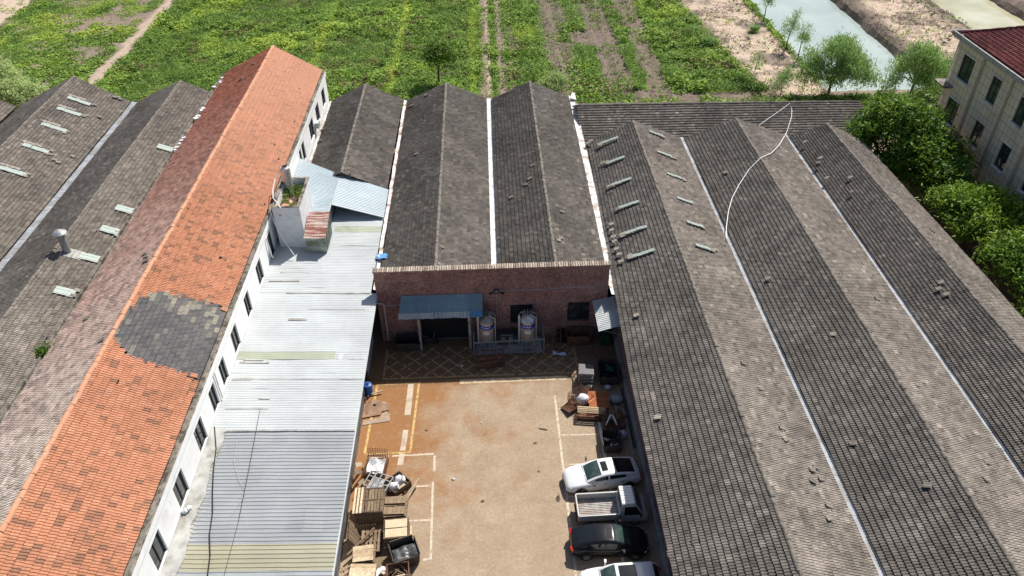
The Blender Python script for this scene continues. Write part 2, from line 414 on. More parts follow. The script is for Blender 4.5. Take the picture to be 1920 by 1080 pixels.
def wall_holes(mb, o, u, v, n, Wd, H, holes, depth=.15, mi=0):
    o, u, v, n = (np.asarray(q, float) for q in (o, u, v, n))
    xs = sorted(set([0, Wd]+[q for h in holes for q in (h[0], h[2])])); ys = sorted(set([0, H]+[q for h in holes for q in (h[1], h[3])]))
    for i in range(len(xs)-1):
        for j in range(len(ys)-1):
            cx, cy = (xs[i]+xs[i+1])/2, (ys[j]+ys[j+1])/2
            if any(h[0] < cx < h[2] and h[1] < cy < h[3] for h in holes): continue
            mb.add([o+u*a+v*b for a, b in ((xs[i], ys[j]), (xs[i+1], ys[j]), (xs[i+1], ys[j+1]), (xs[i], ys[j+1]))], [[0, 1, 2, 3]], mi)
    for h in holes:
        c = [o+u*a+v*b for a, b in ((h[0], h[1]), (h[2], h[1]), (h[2], h[3]), (h[0], h[3]))]
        for i in range(4):
            mb.add([c[i], c[(i+1) % 4], c[(i+1) % 4]-n*depth, c[i]-n*depth], [[0, 1, 2, 3]], mi)

def window(parent, o, u, v, n, w, h, fm, gm, nx=2, ny=1, sill=None, fw=.06, depth=.12, hood=None):
    """o: lower corner of the opening on the wall face; frame sits back in the opening."""
    o, u, v, n = (np.asarray(q, float) for q in (o, u, v, n)); b = o-n*(depth-.03)
    f = MB(); e = .003
    def bar(a, c, wd): f.bar(b+u*a[0]+v*a[1], b+u*c[0]+v*c[1], wd, .07, up=n)
    bar((e+fw/2, e), (e+fw/2, h-e), fw); bar((w-e-fw/2, e), (w-e-fw/2, h-e), fw)
    bar((fw+e, e+fw/2), (w-fw-e, e+fw/2), fw); bar((fw+e, h-e-fw/2), (w-fw-e, h-e-fw/2), fw)
    for i in range(1, nx): bar((w*i/nx, fw+e), (w*i/nx, h-fw-e), fw*.8)
    for j in range(1, ny):
        y_ = h*(.7 if ny == 2 else j/ny)
        for i in range(nx): bar((w*i/nx+fw+e, y_), (w*(i+1)/nx-fw-e, y_), fw*.6)
    fo = f.build('window', fm, parent)
    p = MB(); c = b-n*.025
    p.add([c+u*.02+v*.02, c+u*(w-.02)+v*.02, c+u*(w-.02)+v*(h-.02), c+u*.02+v*(h-.02)], [[0, 1, 2, 3]])
    p.build('pane', gm, fo)
    if sill is not None:
        s = MB(); s.bar(o-u*.1-v*.06+n*.05, o+u*(w+.1)-v*.06+n*.05, .22, .11, up=v)
        if hood:
            hd = MB(); hd.bar(o-u*.04+v*(h+.05)+n*.03, o+u*(w+.04)+v*(h+.05)+n*.03, .14, .09, up=v); hd.build('lintel', sill, fo)
        s.build('sill', sill, fo)
    return fo

def skylight(parent, p, d_down, d_side, nrm, L, wd, seed, loose=True):
    """a strip of glass tiles let into the slope, with a few displaced clay tiles at its foot"""
    r = np.random.default_rng(seed); p, d, s, n = (np.asarray(q, float) for q in (p, d_down, d_side, nrm))
    g = MB(); k = max(2, int(L/.36))
    for i in range(k):
        c = p+d*((i+.5)*L/k)+n*(.138+.004*(i % 2))
        R = np.stack([d, s, n], 1)
        j = r.normal(0, .012, 3)
        g.box(c+j, (L/k*1.05, wd, .014), R=R)
        for q in (-.25, .25): g.box(c+j+s*wd*q+n*.014, (L/k*1.04, wd*.22, .016), R=R)
    so_ = g.build('skylight', M['glass_tile'], parent)
    if loose:
        for i in range(r.integers(2, 4)):
            t = MB(); a = r.normal(0, .12); dd = d*math.cos(a)+s*math.sin(a); ss = np.cross(n, dd); R = np.stack([dd, ss, n], 1)
            t.box(p+d*(L+r.uniform(-.15, .35))+s*r.uniform(-.5, .5)*(wd+.2)+n*r.uniform(.12, .15), (.38, .29, .03), R=R)
            t.build('slipped_tile', M['tile_loose'], so_)
    return so_

def slope_frame(A, B, C):
    A, B, C = (np.asarray(q, float) for q in (A, B, C)); u = (B-A)/np.linalg.norm(B-A); d = (C-A)/np.linalg.norm(C-A)
    n = np.cross(u, d); n /= np.linalg.norm(n)
    return u, d, (n if n[2] > 0 else -n)

def gable_fill(mb, Lp, Rp, Tp, zb=0., mi=0):
    L_, R_, T_ = (np.asarray(q, float) for q in (Lp, Rp, Tp))
    b0 = L_.copy(); b0[2] = zb; b1 = R_.copy(); b1[2] = zb
    mb.add([b0, b1, R_, T_, L_], [[0, 1, 2, 3, 4]], mi)

def loose_tiles(parent, A, B, C, spots, seed, m='tile_loose'):
    """tiles slipped out of place: spots are (metres along from A, metres down)"""
    r = np.random.default_rng(seed); u, d, n = slope_frame(A, B, C)
    for a, b in spots:
        mb = MB(); q = r.normal(0, .25); dd = d*math.cos(q)+u*math.sin(q); s = np.cross(n, dd); R = np.stack([dd, s, n], 1)
        p_ = np.asarray(A)+u*a+d*b+n*r.uniform(.12, .155)
        mb.box(p_, (.40, .31, .03), R=R)
        for k_ in (-.09, .07): mb.box(p_+s*k_+n*.022, (.40, .06, .02), R=R)
        mb.build('slipped_tile', M[m], parent)
# ------------------------------------------------------------------ ground, field, ponds
def vnoise(x, y, sc, seed=0):
    """smooth value noise, arrays in, 0..1 out"""
    xs, ys = x/sc, y/sc; xi, yi = np.floor(xs).astype(int), np.floor(ys).astype(int); fx, fy = xs-xi, ys-yi
    fx = fx*fx*(3-2*fx); fy = fy*fy*(3-2*fy)
    def h(a, b):
        q = np.sin(a*127.1+b*311.7+seed*74.7)*43758.5453; return q-np.floor(q)
    return (h(xi, yi)*(1-fx)+h(xi+1, yi)*fx)*(1-fy)+(h(xi, yi+1)*(1-fx)+h(xi+1, yi+1)*fx)*fy
def fbm(x, y, sc, seed=0):
    return .5*vnoise(x, y, sc, seed)+.3*vnoise(x, y, sc/2.3, seed+1)+.2*vnoise(x, y, sc/5.1, seed+2)
def sm(a, b, x): t = np.clip((x-a)/(b-a), 0, 1); return t*t*(3-2*t)
def band(x, a, b, w=.5): return sm(a-w, a+w, x)*(1-sm(b-w, b+w, x))

def land(x, y):
    """vegetation 0..1, pale dry soil 0..1, yellowness 0..1, plant height"""
    e = (fbm(x, y, 2.2, 5)-.5)*1.1; xe = x+e
    n1 = fbm(x, y, 7, 11); n2 = fbm(x, y, 3, 23)
    veg = np.zeros_like(x); dry = .35+0*x; hgt = .55+0*x
    lush = band(xe, -49.2, -.6); veg = np.maximum(veg, lush*(.82+.25*n1))
    mixed = 1-sm(-51.6, -51., xe)
    veg = np.maximum(veg, mixed*np.clip(.12+1.9*(n1-.37)+.8*(n2-.5), .04, .85)); hgt = np.where(xe < -51, .28, hgt)
    pale = band(xe, -79, -72.5, .8)*sm(106, 109, y); veg *= 1-.9*pale; dry = np.maximum(dry, pale)
    path = band(xe, -51.2, -49.3, .3); veg *= 1-.95*path; dry = np.maximum(dry, path*.75)
    # track with two bare wheel strips
    tr = band(x+e*.3, -.2, 3.4, .25); veg *= 1-tr
    veg = np.maximum(veg, tr*(.8*band(x+e*.3, .75, 1.5, .15)+.22*n2+.5*band(x+e*.4, 2.7, 3.4, .2))); dry = np.maximum(dry, tr*(.35+.75*band(x, .1, .75, .1)))
    veg = np.maximum(veg, band(xe, 3.8, 8)*np.clip(1.6*n1-.05, 0, .95))
    veg = np.maximum(veg, band(xe, 8, 12)*.10+band(xe, 8, 8.6, .3)*.4+band(xe, 10.4, 12, .4)*.35*n2); dry = np.where((x > 3.4) & (x < 30), .12, dry)
    gap = 1-band(y+e, 105, 110.5)*.95
    veg = np.maximum(veg, band(xe, 12, 15.0)*np.clip(1.9*n1, .3, 1.)*gap)
    veg = np.maximum(veg, band(xe, 15.6, 18.0)*.5*n2*gap)
    veg = np.maximum(veg, band(xe, 18.6, 20.3, .3)*.98*sm(89, 90, y))
    veg = np.maximum(veg, band(xe, 20.5, 23)*.12)
    lf = 22.6+(y-88)*.035; rt = 33.5-(y-88)*.085
    big = sm(lf-.5, lf+.5, xe)*(1-sm(rt-.5, rt+.5, xe)); veg = np.maximum(veg, big*(.9+.2*n1)*sm(87.5, 89, y)); hgt = np.where(big > .5, .8, hgt)
    sand = sm(rt, rt+1.2, xe)*(1-sm(40.6, 41.6, x)); dry = np.maximum(dry, sand*(1.0-.7*sm(.5, .7, fbm(x, y, 2.5, 41)))); veg = np.where(sand > .5, .04+.10*sm(.6, .75, n1), veg)
    veg = np.maximum(veg, band(x+e*.4, 41.0, 42.2, .25)*.6*sm(88, 92, y))
    veg = np.where(y < 86.2, np.maximum(veg*.5, .35*n1+.1*n2)*(x < 31)+.5*(x >= 31), veg)
    veg = np.where(x > 54, .03, veg)
    veg = np.maximum(veg, .8*sm(52, 55, x)*(1-sm(92, 97, y+e)))
    bank = band(x, 57, 66.5, 1.5); dry = np.where(x > 54, .15+.85*bank*(1-.6*sm(.55, .7, fbm(x, y, 2, 43))), dry)
    # yellower grass ridges between the plots and brighter patches
    yel = np.clip(band(xe, -12.6, -11.4, .35)+band(xe, -2.1, -1.1, .35)+band(xe, -23.6, -22.5, .3)*.8, 0, 1)*(x > -40)
    hgt = np.where(yel > .5, .25, hgt)
    yel = np.maximum(yel, sm(.60, .72, fbm(x, y, 9, 61))*.75)
    yel = np.maximum(yel, .95*np.clip(1.3-((x-5.6)/2.2)**2-((y-110)/3.2)**2, 0, 1))
    return np.clip(veg, 0, 1), np.clip(dry, 0, 1), yel, hgt

def gz(x, y):
    f = sm(80, 86, y)
    n = (fbm(x, y, 3, 71)-.5)*.5+(fbm(x, y, 12, 72)-.5)*.5
    z = -.03+f*(n*.6)
    dep = np.where(x > 0, 1, 0)*band(x+(fbm(x, y, 4, 73)-.5)*1.0, 42.3, 54.9, .9)*sm(87.5, 90, y)
    z = z-dep*2.0
    bk = band(x, 55.5, 69, 2.2)*sm(88, 97, y); z = z+bk*(1.0+1.0*(fbm(x, y, 2.4, 75)-.4))
    dep2 = band(x+(fbm(x, y, 4, 76)-.5), 69.8, 79.5, .9)*sm(105, 107.5, y); z = z-dep2*1.8
    bk2 = sm(79, 82, x)*sm(100, 106, y); z = z+bk2*(1.0+.8*(fbm(x, y, 2.4, 77)-.4))
    sd = band(x, 33, 41.5, 1.5)*f; z = z+sd*.7*(fbm(x, y, 2, 78)-.45)
    # planting rows
    z = z+f*band(x, 3, 23, 1)*.10*np.sin(x*3.4)
    return z

xs = np.concatenate([np.linspace(-1500, -110, 10)[:-1], np.arange(-110, 110.01, .55), np.linspace(110, 1500, 10)[1:]])
ys = np.concatenate([np.linspace(-400, 60, 12)[:-1], np.linspace(60, 80, 12)[:-1], np.arange(80, 150.01, .55), np.linspace(150, 2600, 14)[1:]])
X, Y = np.meshgrid(xs, ys, indexing='ij')
far = (Y > 150) | (np.abs(X) > 110)
veg, dry, yel, _ = land(X, Y)
veg = np.where(far, .7, np.where(np.abs(X) < 75, veg*sm(77, 80, Y), veg)); dry = np.where(far, .2, dry)
Z = np.where(far, -.03, gz(X, Y))
mb = MB(); mb.grid(np.stack([X, Y, Z], -1))

k = NT('field_soil'); v = k.obj()
a = k.attr('land'); s3 = k.N('ShaderNodeSeparateColor'); k.link(a.outputs['Color'], s3.inputs[0])
n_f = k.noise(v, 1.6, 8, .7); n_m = k.noise(v, .5, 5, .6)
soil = k.mix((.13, .10, .082), (.25, .20, .165), k.ramp(n_f, [(.35, 0.), (.7, 1.)]))
dryc = k.mix((.54, .43, .34), (.36, .27, .205), k.ramp(n_f, [(.45, 0.), (.72, 1.)]))
c = k.mix(soil, dryc, k.ramp(s3.outputs[1], [(.2, 0.), (.9, 1.)]))
gr = k.mix((.13, .21, .04), (.22, .31, .06), k.ramp(n_f, [(.3, 0.), (.7, 1.)]))
gr = k.mix(gr, (.20, .25, .03), k.ramp(s3.outputs[2], [(.3, 0.), (1., .8)]))
gf = k.math('ADD', s3.outputs[0], k.math('MULTIPLY', k.math('SUBTRACT', n_f, .5), .9))
c = k.mix(c, gr, k.ramp(gf, [(.35, 0.), (.6, 1.)]))
k.bump(n_f, .6, .12)
M['ground'] = k.done(c, .95, 0, .1)
g_o = mb.build('ground', M['ground'])
ca = g_o.data.attributes.new('land', 'FLOAT_COLOR', 'POINT')
ca.data.foreach_set('color', np.stack([veg.ravel(), dry.ravel(), yel.ravel(), np.ones(veg.size)], -1).astype(np.float32).ravel())
tag(g_o, 'field soil, tracks and banks of bare earth around the factory', kind='structure')

def water(name, x0, x1, y0, y1, z, col, col2, label):
    k = NT(name+'_surface'); v = k.obj()
    c = k.mix(col, col2, k.ramp(k.noise(v, .12, 5), [(.35, 0.), (.65, 1.)]))
    k.bump(k.noise(v, 1.2, 3), .04, .05)
    m = k.done(c, .06, 0, .5)
    mb = MB(); mb.add([(x0, y0, z), (x1, y0, z), (x1, y1, z), (x0, y1, z)], [[0, 1, 2, 3]])
    return tag(mb.build(name, m), label, kind='structure')
water('pond_water', 40, 57, 86, 190, -.45, (.34, .41, .39), (.42, .49, .46), 'pale still water of the long pond')
water('pond_water', 68, 82, 103, 190, -.45, (.36, .33, .17), (.55, .54, .40), 'olive brown water of the second pond')  # tree and cloud reflections painted into the olive water's two colours

# weeds, crops and grass of the field: leaf tufts as one mass nobody could count
M['weeds'] = None
k = NT('field_leaves'); v = k.obj()
t = k.attr('tint').outputs['Fac']
c = k.ramp(t, [(0, (.26, .20, .11)), (.03, (.24, .21, .10)), (.10, (.10, .19, .05)), (.3, (.18, .30, .065)), (.5, (.275, .41, .08)), (.75, (.38, .51, .09)), (1, (.54, .60, .12))])
c = k.mix(c, k.ramp(k.noise(v, .35, 4), [(.3, .8), (.7, 1.2)]), 1., 'MULTIPLY')
tr = k.N('ShaderNodeBsdfTranslucent'); k.link(c, tr.inputs['Color'])
ms = k.N('ShaderNodeMixShader'); ms.inputs[0].default_value = .3
k.done(c, .7, 0, .25); k.link(k.p.outputs[0], ms.inputs[1]); k.link(tr.outputs[0], ms.inputs[2]); k.link(ms.outputs[0], k.n['Material Output'].inputs[0])
M['weeds'] = k.m

def leaf_quads(C, size, r, flat=.0, asp=.55, up=.45):
    """one bent leaf quad per centre, random facing"""
    n = len(C); d = r.normal(size=(n, 3)); d[:, 2] = np.abs(d[:, 2])*(1-flat)+.15; d /= np.linalg.norm(d, axis=1)[:, None]
    q = r.normal(size=(n, 3)); s = np.cross(d, q); s[:, 2] *= 1-up; s /= np.linalg.norm(s, axis=1)[:, None]
    L = (size*r.uniform(.7, 1.3, n))[:, None] if np.isscalar(size) else (size*r.uniform(.7, 1.3, n))[:, None]
    a = C-d*L*.5; b = C+d*L*.5; w = s*L*asp*.5
    V = np.stack([a-w*.5, a+w*.5, b+w, b-w], 1).reshape(-1, 3)
    return V, np.arange(4*n).reshape(n, 4)

def field_stuff():
    r = np.random.default_rng(21)
    n = 190000
    x = r.uniform(-86, 72, n); y = 79.5+(r.random(n)**1.15)*62
    vis = np.abs(x) < (y*.70+10)
    x, y = x[vis], y[vis]
    vg, dr, ye, hg = land(x, y)
    clump = fbm(x, y, 2.0, 91); bigc = fbm(x, y, 6.0, 93)
    keep = r.random(len(x)) < np.clip(vg*(.45+.9*sm(.30, .52, clump)), 0, 1)*np.where(vg < .2, .6, 1)
    keep &= ~((x > 42) & (x < 55.3) & (y > 88)); keep &= ~((x > 69) & (y > 104))
    x, y, vg, ye, hg, clump, bigc = (q[keep] for q in (x, y, vg, ye, hg, clump, bigc))
    m = len(x); z0 = gz(x, y)
    h = hg*(.45+1.0*sm(.35, .68, clump))*r.uniform(.6, 1.3, m)
    K = 6
    cx = np.repeat(x, K)+r.normal(0, .22, m*K); cy = np.repeat(y, K)+r.normal(0, .22, m*K)
    f = r.random(m*K); cz = np.repeat(z0, K)+np.repeat(h, K)*(.12+.8*f)
    V, F = leaf_quads(np.stack([cx, cy, cz], 1), np.repeat(.15+.14*sm(.3, .7, bigc), K), r, .5, asp=.75, up=.75)
    tint = .36+.60*(bigc-.45)+.42*ye+r.normal(0, .09, m)+.25*(clump-.5)
    dead = (fbm(x, y, 4.0, 97) > .62) & (r.random(m) < .35) & (ye < .4)
    tint = np.where(dead, -.5, np.maximum(tint, .12))
    T = np.clip(np.repeat(tint, K)+r.normal(0, .07, m*K), 0, 1)
    mb = MB(); mb.add(V, F, 0, T)
    return tag(mb.build('field_weeds', M['weeds']), 'mixed green weeds, crops and grass over the field', kind='stuff')
field_stuff()

# dry brush lying on the bare earth
def brush():
    r = np.random.default_rng(5); n = 26000
    x = r.uniform(31, 70, n); y = r.uniform(85, 128, n)
    ok = ((x < 41.5) | (x > 55.5)) & (fbm(x, y, 2.4, 47) > .55) & ~((x < 34) & (y < 88)); x, y = x[ok], y[ok]
    V, F = leaf_quads(np.stack([x, y, gz(x, y)+.1], 1), .3, r, .8, .22)
    mb = MB(); mb.add(V, F, 0, r.random(len(x)))
    m = mat('dry_brush', (.2, .16, .13), .9, .2, 4., tint=[(0, (.07, .055, .045)), (.6, (.17, .135, .11)), (1, (.34, .27, .21))])
    tag(mb.build('dry_brush', m), 'dry dark brush scattered on the bare banks', kind='stuff')
brush()

# ------------------------------------------------------------------ courtyard floor and painted lines
k = NT('yard_concrete'); v = k.obj()
b = k.mix((.325, .24, .163), (.41, .315, .22), k.ramp(k.noise(v, .55, 7, .7), [(.35, 0.), (.65, 1.)]))
b = k.mix(b, k.ramp(k.noise(v, 6., 5, .7), [(.3, .78), (.7, 1.16)]), 1., 'MULTIPLY')
sp = k.N('ShaderNodeSeparateXYZ'); k.link(v, sp.inputs[0])
wl_ = k.ramp(k.math('MULTIPLY', k.math('ADD', sp.outputs['X'], 10.), .06), [(.05, .85), (.26, .58), (.42, .24), (.9, .03)])
wy = k.ramp(k.math('MULTIPLY', k.math('SUBTRACT', sp.outputs['Y'], 20.), .04), [(.25, .15), (.45, 1.), (.85, 1.15)])
wt = k.math('ADD', k.math('MULTIPLY', wl_, wy), k.ramp(sp.outputs['Y'], [(.0, 0.), (1., 0.)]))
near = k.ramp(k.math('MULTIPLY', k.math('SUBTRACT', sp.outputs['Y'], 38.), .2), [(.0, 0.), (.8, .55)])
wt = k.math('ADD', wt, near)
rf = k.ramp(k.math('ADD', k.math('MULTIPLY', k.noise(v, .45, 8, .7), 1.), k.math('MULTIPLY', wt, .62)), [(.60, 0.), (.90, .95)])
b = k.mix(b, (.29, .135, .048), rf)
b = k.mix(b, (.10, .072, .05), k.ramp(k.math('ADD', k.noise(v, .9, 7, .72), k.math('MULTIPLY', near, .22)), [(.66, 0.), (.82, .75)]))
b = k.mix(b, (.58, .485, .38), k.ramp(k.noise(v, 2.6, 9, .85), [(.55, 0.), (.68, .55)]))
b = k.mix(b, (.27, .19, .13), k.ramp(k.noise(v, 1.3, 9, .85), [(.54, 0.), (.66, .5)]))
b = k.mix(b, (.12, .085, .06), k.ramp(k.noise(v, 5., 6, .7), [(.66, 0.), (.74, .55)]))
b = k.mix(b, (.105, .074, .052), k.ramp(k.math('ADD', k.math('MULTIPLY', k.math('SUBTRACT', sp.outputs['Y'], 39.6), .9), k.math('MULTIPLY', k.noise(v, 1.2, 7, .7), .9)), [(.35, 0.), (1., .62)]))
cr = k.N('ShaderNodeTexVoronoi', feature='DISTANCE_TO_EDGE'); cr.inputs['Scale'].default_value = .16
wv = k.N('ShaderNodeVectorMath', operation='ADD'); nn = k.N('ShaderNodeTexNoise'); nn.inputs['Scale'].default_value = .8; nn.inputs['Detail'].default_value = 5
k.link(v, nn.inputs['Vector']); k.link(v, wv.inputs[0]); k.link(nn.outputs['Color'], wv.inputs[1]); k.link(wv.outputs[0], cr.inputs['Vector'])
b = k.mix(b, (.24, .175, .12), k.ramp(cr.outputs['Distance'], [(.0, .16), (.006, 0.)]))
gsp = k.math('MULTIPLY', k.ramp(k.noise(v, 4.2, 5, .62), [(.52, 0.), (.60, 1.)]), k.ramp(k.math('ADD', k.math('MULTIPLY', sp.outputs['X'], .09), k.noise(v, .5, 4)), [(.55, 0.), (.85, .5)]))
b = k.mix(b, (.25, .215, .18), gsp)
b = k.mix(b, (.54, .46, .37), k.ramp(k.noise(v, 9., 4, .6), [(.60, 0.), (.68, .35)]))
k.bump(k.noise(v, 5., 5), .15, .02)
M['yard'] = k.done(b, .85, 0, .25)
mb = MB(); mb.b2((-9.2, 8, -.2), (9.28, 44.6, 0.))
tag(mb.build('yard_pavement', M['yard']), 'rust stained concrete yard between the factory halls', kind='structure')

def paint_mat(name, col, thr=.5):
    k = NT(name); v = k.obj()
    c = k.mix(col, k.ramp(k.noise(v, 3., 5), [(.3, .8), (.7, 1.1)]), 1., 'MULTIPLY')
    k.done(c, .8, 0, .2)
    tr = k.N('ShaderNodeBsdfTransparent'); ms = k.N('ShaderNodeMixShader')
    k.link(k.ramp(k.noise(v, 2.2, 8, .8), [(thr-.08, 0.), (thr+.05, 1.)]), ms.inputs[0])
    k.link(k.p.outputs[0], ms.inputs[1]); k.link(tr.outputs[0], ms.inputs[2]); k.link(ms.outputs[0], k.n['Material Output'].inputs[0])
    return k.m
M['paint_w'] = paint_mat('worn_white_paint', (.62, .53, .41), .60)
M['paint_y'] = paint_mat('worn_yellow_paint', (.62, .42, .17), .58)
M['paint_f'] = paint_mat('faded_yellow_paint', (.46, .32, .16), .57)
M['paint_c'] = mat('pale_concrete_strip', (.55, .46, .37), .9, .15, 3., (.38, .26, .16), 1.5, (.5, .65), .8)
def lines(name, segs, m, label, z=.004):
    mb = MB()
    for (a, b, w) in segs:
        a = np.array([a[0], a[1], 0.]); b = np.array([b[0], b[1], 0.]); d = b-a; d /= np.linalg.norm(d); s = np.array([-d[1], d[0], 0])*w/2
        z += .00012
        mb.add(np.array([a-s, b-s, b+s, a+s])+[0, 0, z], [[0, 1, 2, 3]])
    return tag(mb.build(name, m), label, kind='structure')
P2 = lambda x, y: tuple(at(x, y)[:2])
rs = [((4.13, 38.2), (4.17, 20.0), .15)]
for yy in (36.9, 34.55, 32.07, 29.58, 27.05, 24.5): rs.append(((4.27, yy), (6.7, yy-.05), .11))
ls = [((-4.2, 33.35), (-6.9, 33.3), .14), ((-7.1, 33.3), (-8.5, 33.2), .12), ((-4.12, 33.2), (-4.1, 31.9), .15), ((-4.15, 31.1), (-4.05, 25.6), .14),
      ((-4.25, 30.8), (-6.5, 30.8), .12), ((-4.2, 28.28), (-6.4, 28.27), .12), ((-4.15, 25.65), (-4.5, 25.6), .15)]
lines('parking_marking', rs+ls, M['paint_w'], 'worn white parking bay lines')
lines('parking_marking', [((6.93, 36.2), (6.93, 20.), .2)], mat('white_line_paint', (.74, .69, .60), .8, .1, 3.), 'broad white line along the parked cars', .006)
lines('yard_marking', [(P2(707, 724), P2(684, 850), .16), (P2(786, 716), P2(769, 848), .16), (P2(684, 852), P2(770, 848), .13), (P2(705, 722), P2(786, 718), .12)], M['paint_y'], 'yellow bay outline at the left of the yard', .005)
lines('patched_strip', [(P2(771, 718), P2(764, 778), .42), (P2(761, 806), P2(755, 845), .36), (P2(754, 850), P2(750, 872), .36)], M['paint_c'], 'pale patched strip in the yard concrete', .003)
lines('patched_strip', [(P2(862, 716), P2(1062, 708), .42)], mat('pale_yellow_strip', (.56, .45, .30), .9, .2, 2.5, (.40, .27, .16), 1.6, (.46, .6), .9), 'pale worn strip along the edge of the hatching', .0025)
hs = []
x0, x1, y0, y1 = -8.1, 6.0, 40.45, 43.6
def clip(p, d):
    t0, t1 = -99, 99
    for i, (lo, hi) in enumerate(((x0, x1), (y0, y1))):
        a_, b_ = sorted(((lo-p[i])/d[i], (hi-p[i])/d[i])); t0, t1 = max(t0, a_), min(t1, b_)
    return (t0, t1) if t1-t0 > .2 else None
for i in range(-4, 18):
    for sg in (1, -1):
        p = np.array([x0+i*1.25+.3, y0]); d = np.array([sg*.72, .69]); q = clip(p, d)
        if q: hs.append((tuple(p+d*q[0]), tuple(p+d*q[1]), .10))
hs += [((x0, y0), (x1, y0), .14), ((x0, y0), (x0, y1), .12), ((x1, y0), (x1, y1), .12)]
lines('hatch_marking', hs, M['paint_f'], 'faded yellow crossed hatching before the brick wall', .004)

# oil and tyre stains on the concrete
k = NT('oil_stain'); v = k.obj(); k.done((.19, .125, .08), .7, 0, .3)
tr = k.N('ShaderNodeBsdfTransparent'); ms = k.N('ShaderNodeMixShader')
k.link(k.ramp(k.math('MULTIPLY', k.noise(v, 2.5, 7, .75), k.attr('tint').outputs['Fac']), [(.30, 1.), (.55, .45)]), ms.inputs[0]); k.link(k.p.outputs[0], ms.inputs[1]); k.link(tr.outputs[0], ms.inputs[2]); k.link(ms.outputs[0], k.n['Material Output'].inputs[0])
M['stain'] = k.m
def stain(px, py, L, Wd, rz, n=5):
    c = at(px, py)[:2]; R = np.array([[math.cos(rz), -math.sin(rz)], [math.sin(rz), math.cos(rz)]]); mb = MB(); m_ = 16
    for i in range(n, 0, -1):
        V = [list(c+R@np.array([L/2*i/n*math.cos(a)*(1+.2*math.sin(3*a+px)), Wd/2*i/n*math.sin(a)*(1+.25*math.sin(2*a+py))]))+[.0085+.0004*(n-i)] for a in np.linspace(0, 2*math.pi, m_, endpoint=False)]
        mb.add(V, [list(range(m_))], 0, .45+.6*(n-i)/n)
    return tag(mb.build('oil_stain', M['stain']), 'dark oil stain on the yard concrete', kind='structure')
for q in ((1018, 805, 1.5, .45, -.35), (1003, 831, .6, .4, .3), (799, 807, .5, .35, 0), (1010, 884, .35, .3, 0), (905, 940, .5, .4, 1.), (740, 1030, .5, .35, .4), (1046, 935, 1.3, .5, 1.4)): stain(*q)
# ------------------------------------------------------------------ tiled halls
def hall(root, rn, rf, ln, lf, rnn, rff, mt, seed, left=True, right=True, gables=('near', 'far'), wallm=None, zb=0., inset=.25, wallmats=None, cap='ridge_grey', tb=None):
    """ridge near/far, left eave near/far, right eave near/far"""
    a = np.asarray
    if left:
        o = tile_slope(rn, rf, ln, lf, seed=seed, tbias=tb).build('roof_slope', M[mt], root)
        under(rn, rf, ln, lf).build('roof_deck', M['dark_gap'], o)
    if right:
        o = tile_slope(rn, rf, rnn, rff, seed=seed+1, tbias=tb).build('roof_slope', M[{'tile_grey': 'tile_grey_lit', 'tile_dark': 'tile_dark_lit'}[mt]], root)  # right slopes take the sunlit copy of the same tile
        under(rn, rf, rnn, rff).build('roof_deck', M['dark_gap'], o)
    ridge_caps(a(rn, float)+[0, 0, .06], a(rf, float)+[0, 0, .06], seed=seed).build('ridge_cap', M[cap], root)
    for which, L_, R_, T_, sg in (('near', ln, rnn, rn, 1), ('far', lf, rff, rf, -1)):
        if which in gables:
            w = MB()
            o = a((0, .3*sg, -.12)); Lq = a(L_, float)+o+[inset, 0, 0]; Rq = a(R_, float)+o-[inset, 0, 0]
            gable_fill(w, Lq, Rq, a(T_, float)+o, zb)
            w.build('gable_wall', wallm or M['brick_dark'], root)

def valley_gutter(root, pts, w, m='gutter', seed=1, seg=1.3, lip=.10):
    """open channel of overlapping bent sheets along pts"""
    r = np.random.default_rng(seed); a, b = (np.asarray(q, float) for q in pts); L = np.linalg.norm(b-a); n = max(2, int(L/seg)); mb = MB(); d = (b-a)/L
    s = np.array([d[1], -d[0], 0]); s /= np.linalg.norm(s)
    for i in range(n):
        p = a+d*(i*L/n); q = a+d*((i+1.04)*L/n); j = r.normal(0, .018, 4)
        rows = []
        for c, jj, up in ((p, j[0], .012), (q, j[1], 0.)):
            rows.append([c+s*(-w/2+jj)+[0, 0, lip+up+j[2]*.4], c+s*(-w/2+.05+jj)+[0, 0, .0+up], c+s*(jj)+[0, 0, -.01+up], c+s*(w/2-.05+jj)+[0, 0, .0+up], c+s*(w/2+jj)+[0, 0, lip+up+j[3]*.4]])
        mb.grid(np.array(rows), 0, float(np.clip(r.normal(.5, .2), 0, 1)))
    return mb.build('valley_gutter', M[m], root)

# --- twin-gabled hall behind the red brick front
WT = 6.65; YF = 44.6
F1 = E('brick_factory', 'red brick hall with two dark tiled gables and a blue awning facing the yard', 'factory', (0, 44.6, 0))
hall(F1, (-4.05, 44.95, 6.55), (-4.2, 77.6, 6.6), (-8.35, 44.95, 4.72), (-8.3, 77.6, 4.72), (-.08, 44.95, 4.72), (-.02, 77.6, 4.72), 'tile_dark', 10, gables=('far',), inset=.1)
hall(F1, (4.62, 44.95, 6.5), (4.6, 77.4, 6.6), (.46, 44.95, 4.72), (.52, 77.4, 4.72), (8.55, 44.95, 4.75), (8.75, 77.4, 4.75), 'tile_dark', 20, gables=('far',), inset=.1)
valley_gutter(F1, ((.19, 44.9, 4.62), (.25, 77.8, 4.62)), .62, seed=2)
valley_gutter(F1, ((8.87, 43.6, 4.62), (9.1, 77.9, 4.66)), .66, 'gutter_rust', seed=3)
w = MB(); wall_holes(w, (-8.5, YF, 0), (1, 0, 0), (0, 0, 1), (0, -1, 0), 17.0, WT, [(3.0, 0, 6.7, 2.6), (9.75, 1.35, 11.45, 3.15), (14.05, 1.35, 15.75, 3.2)], .24)
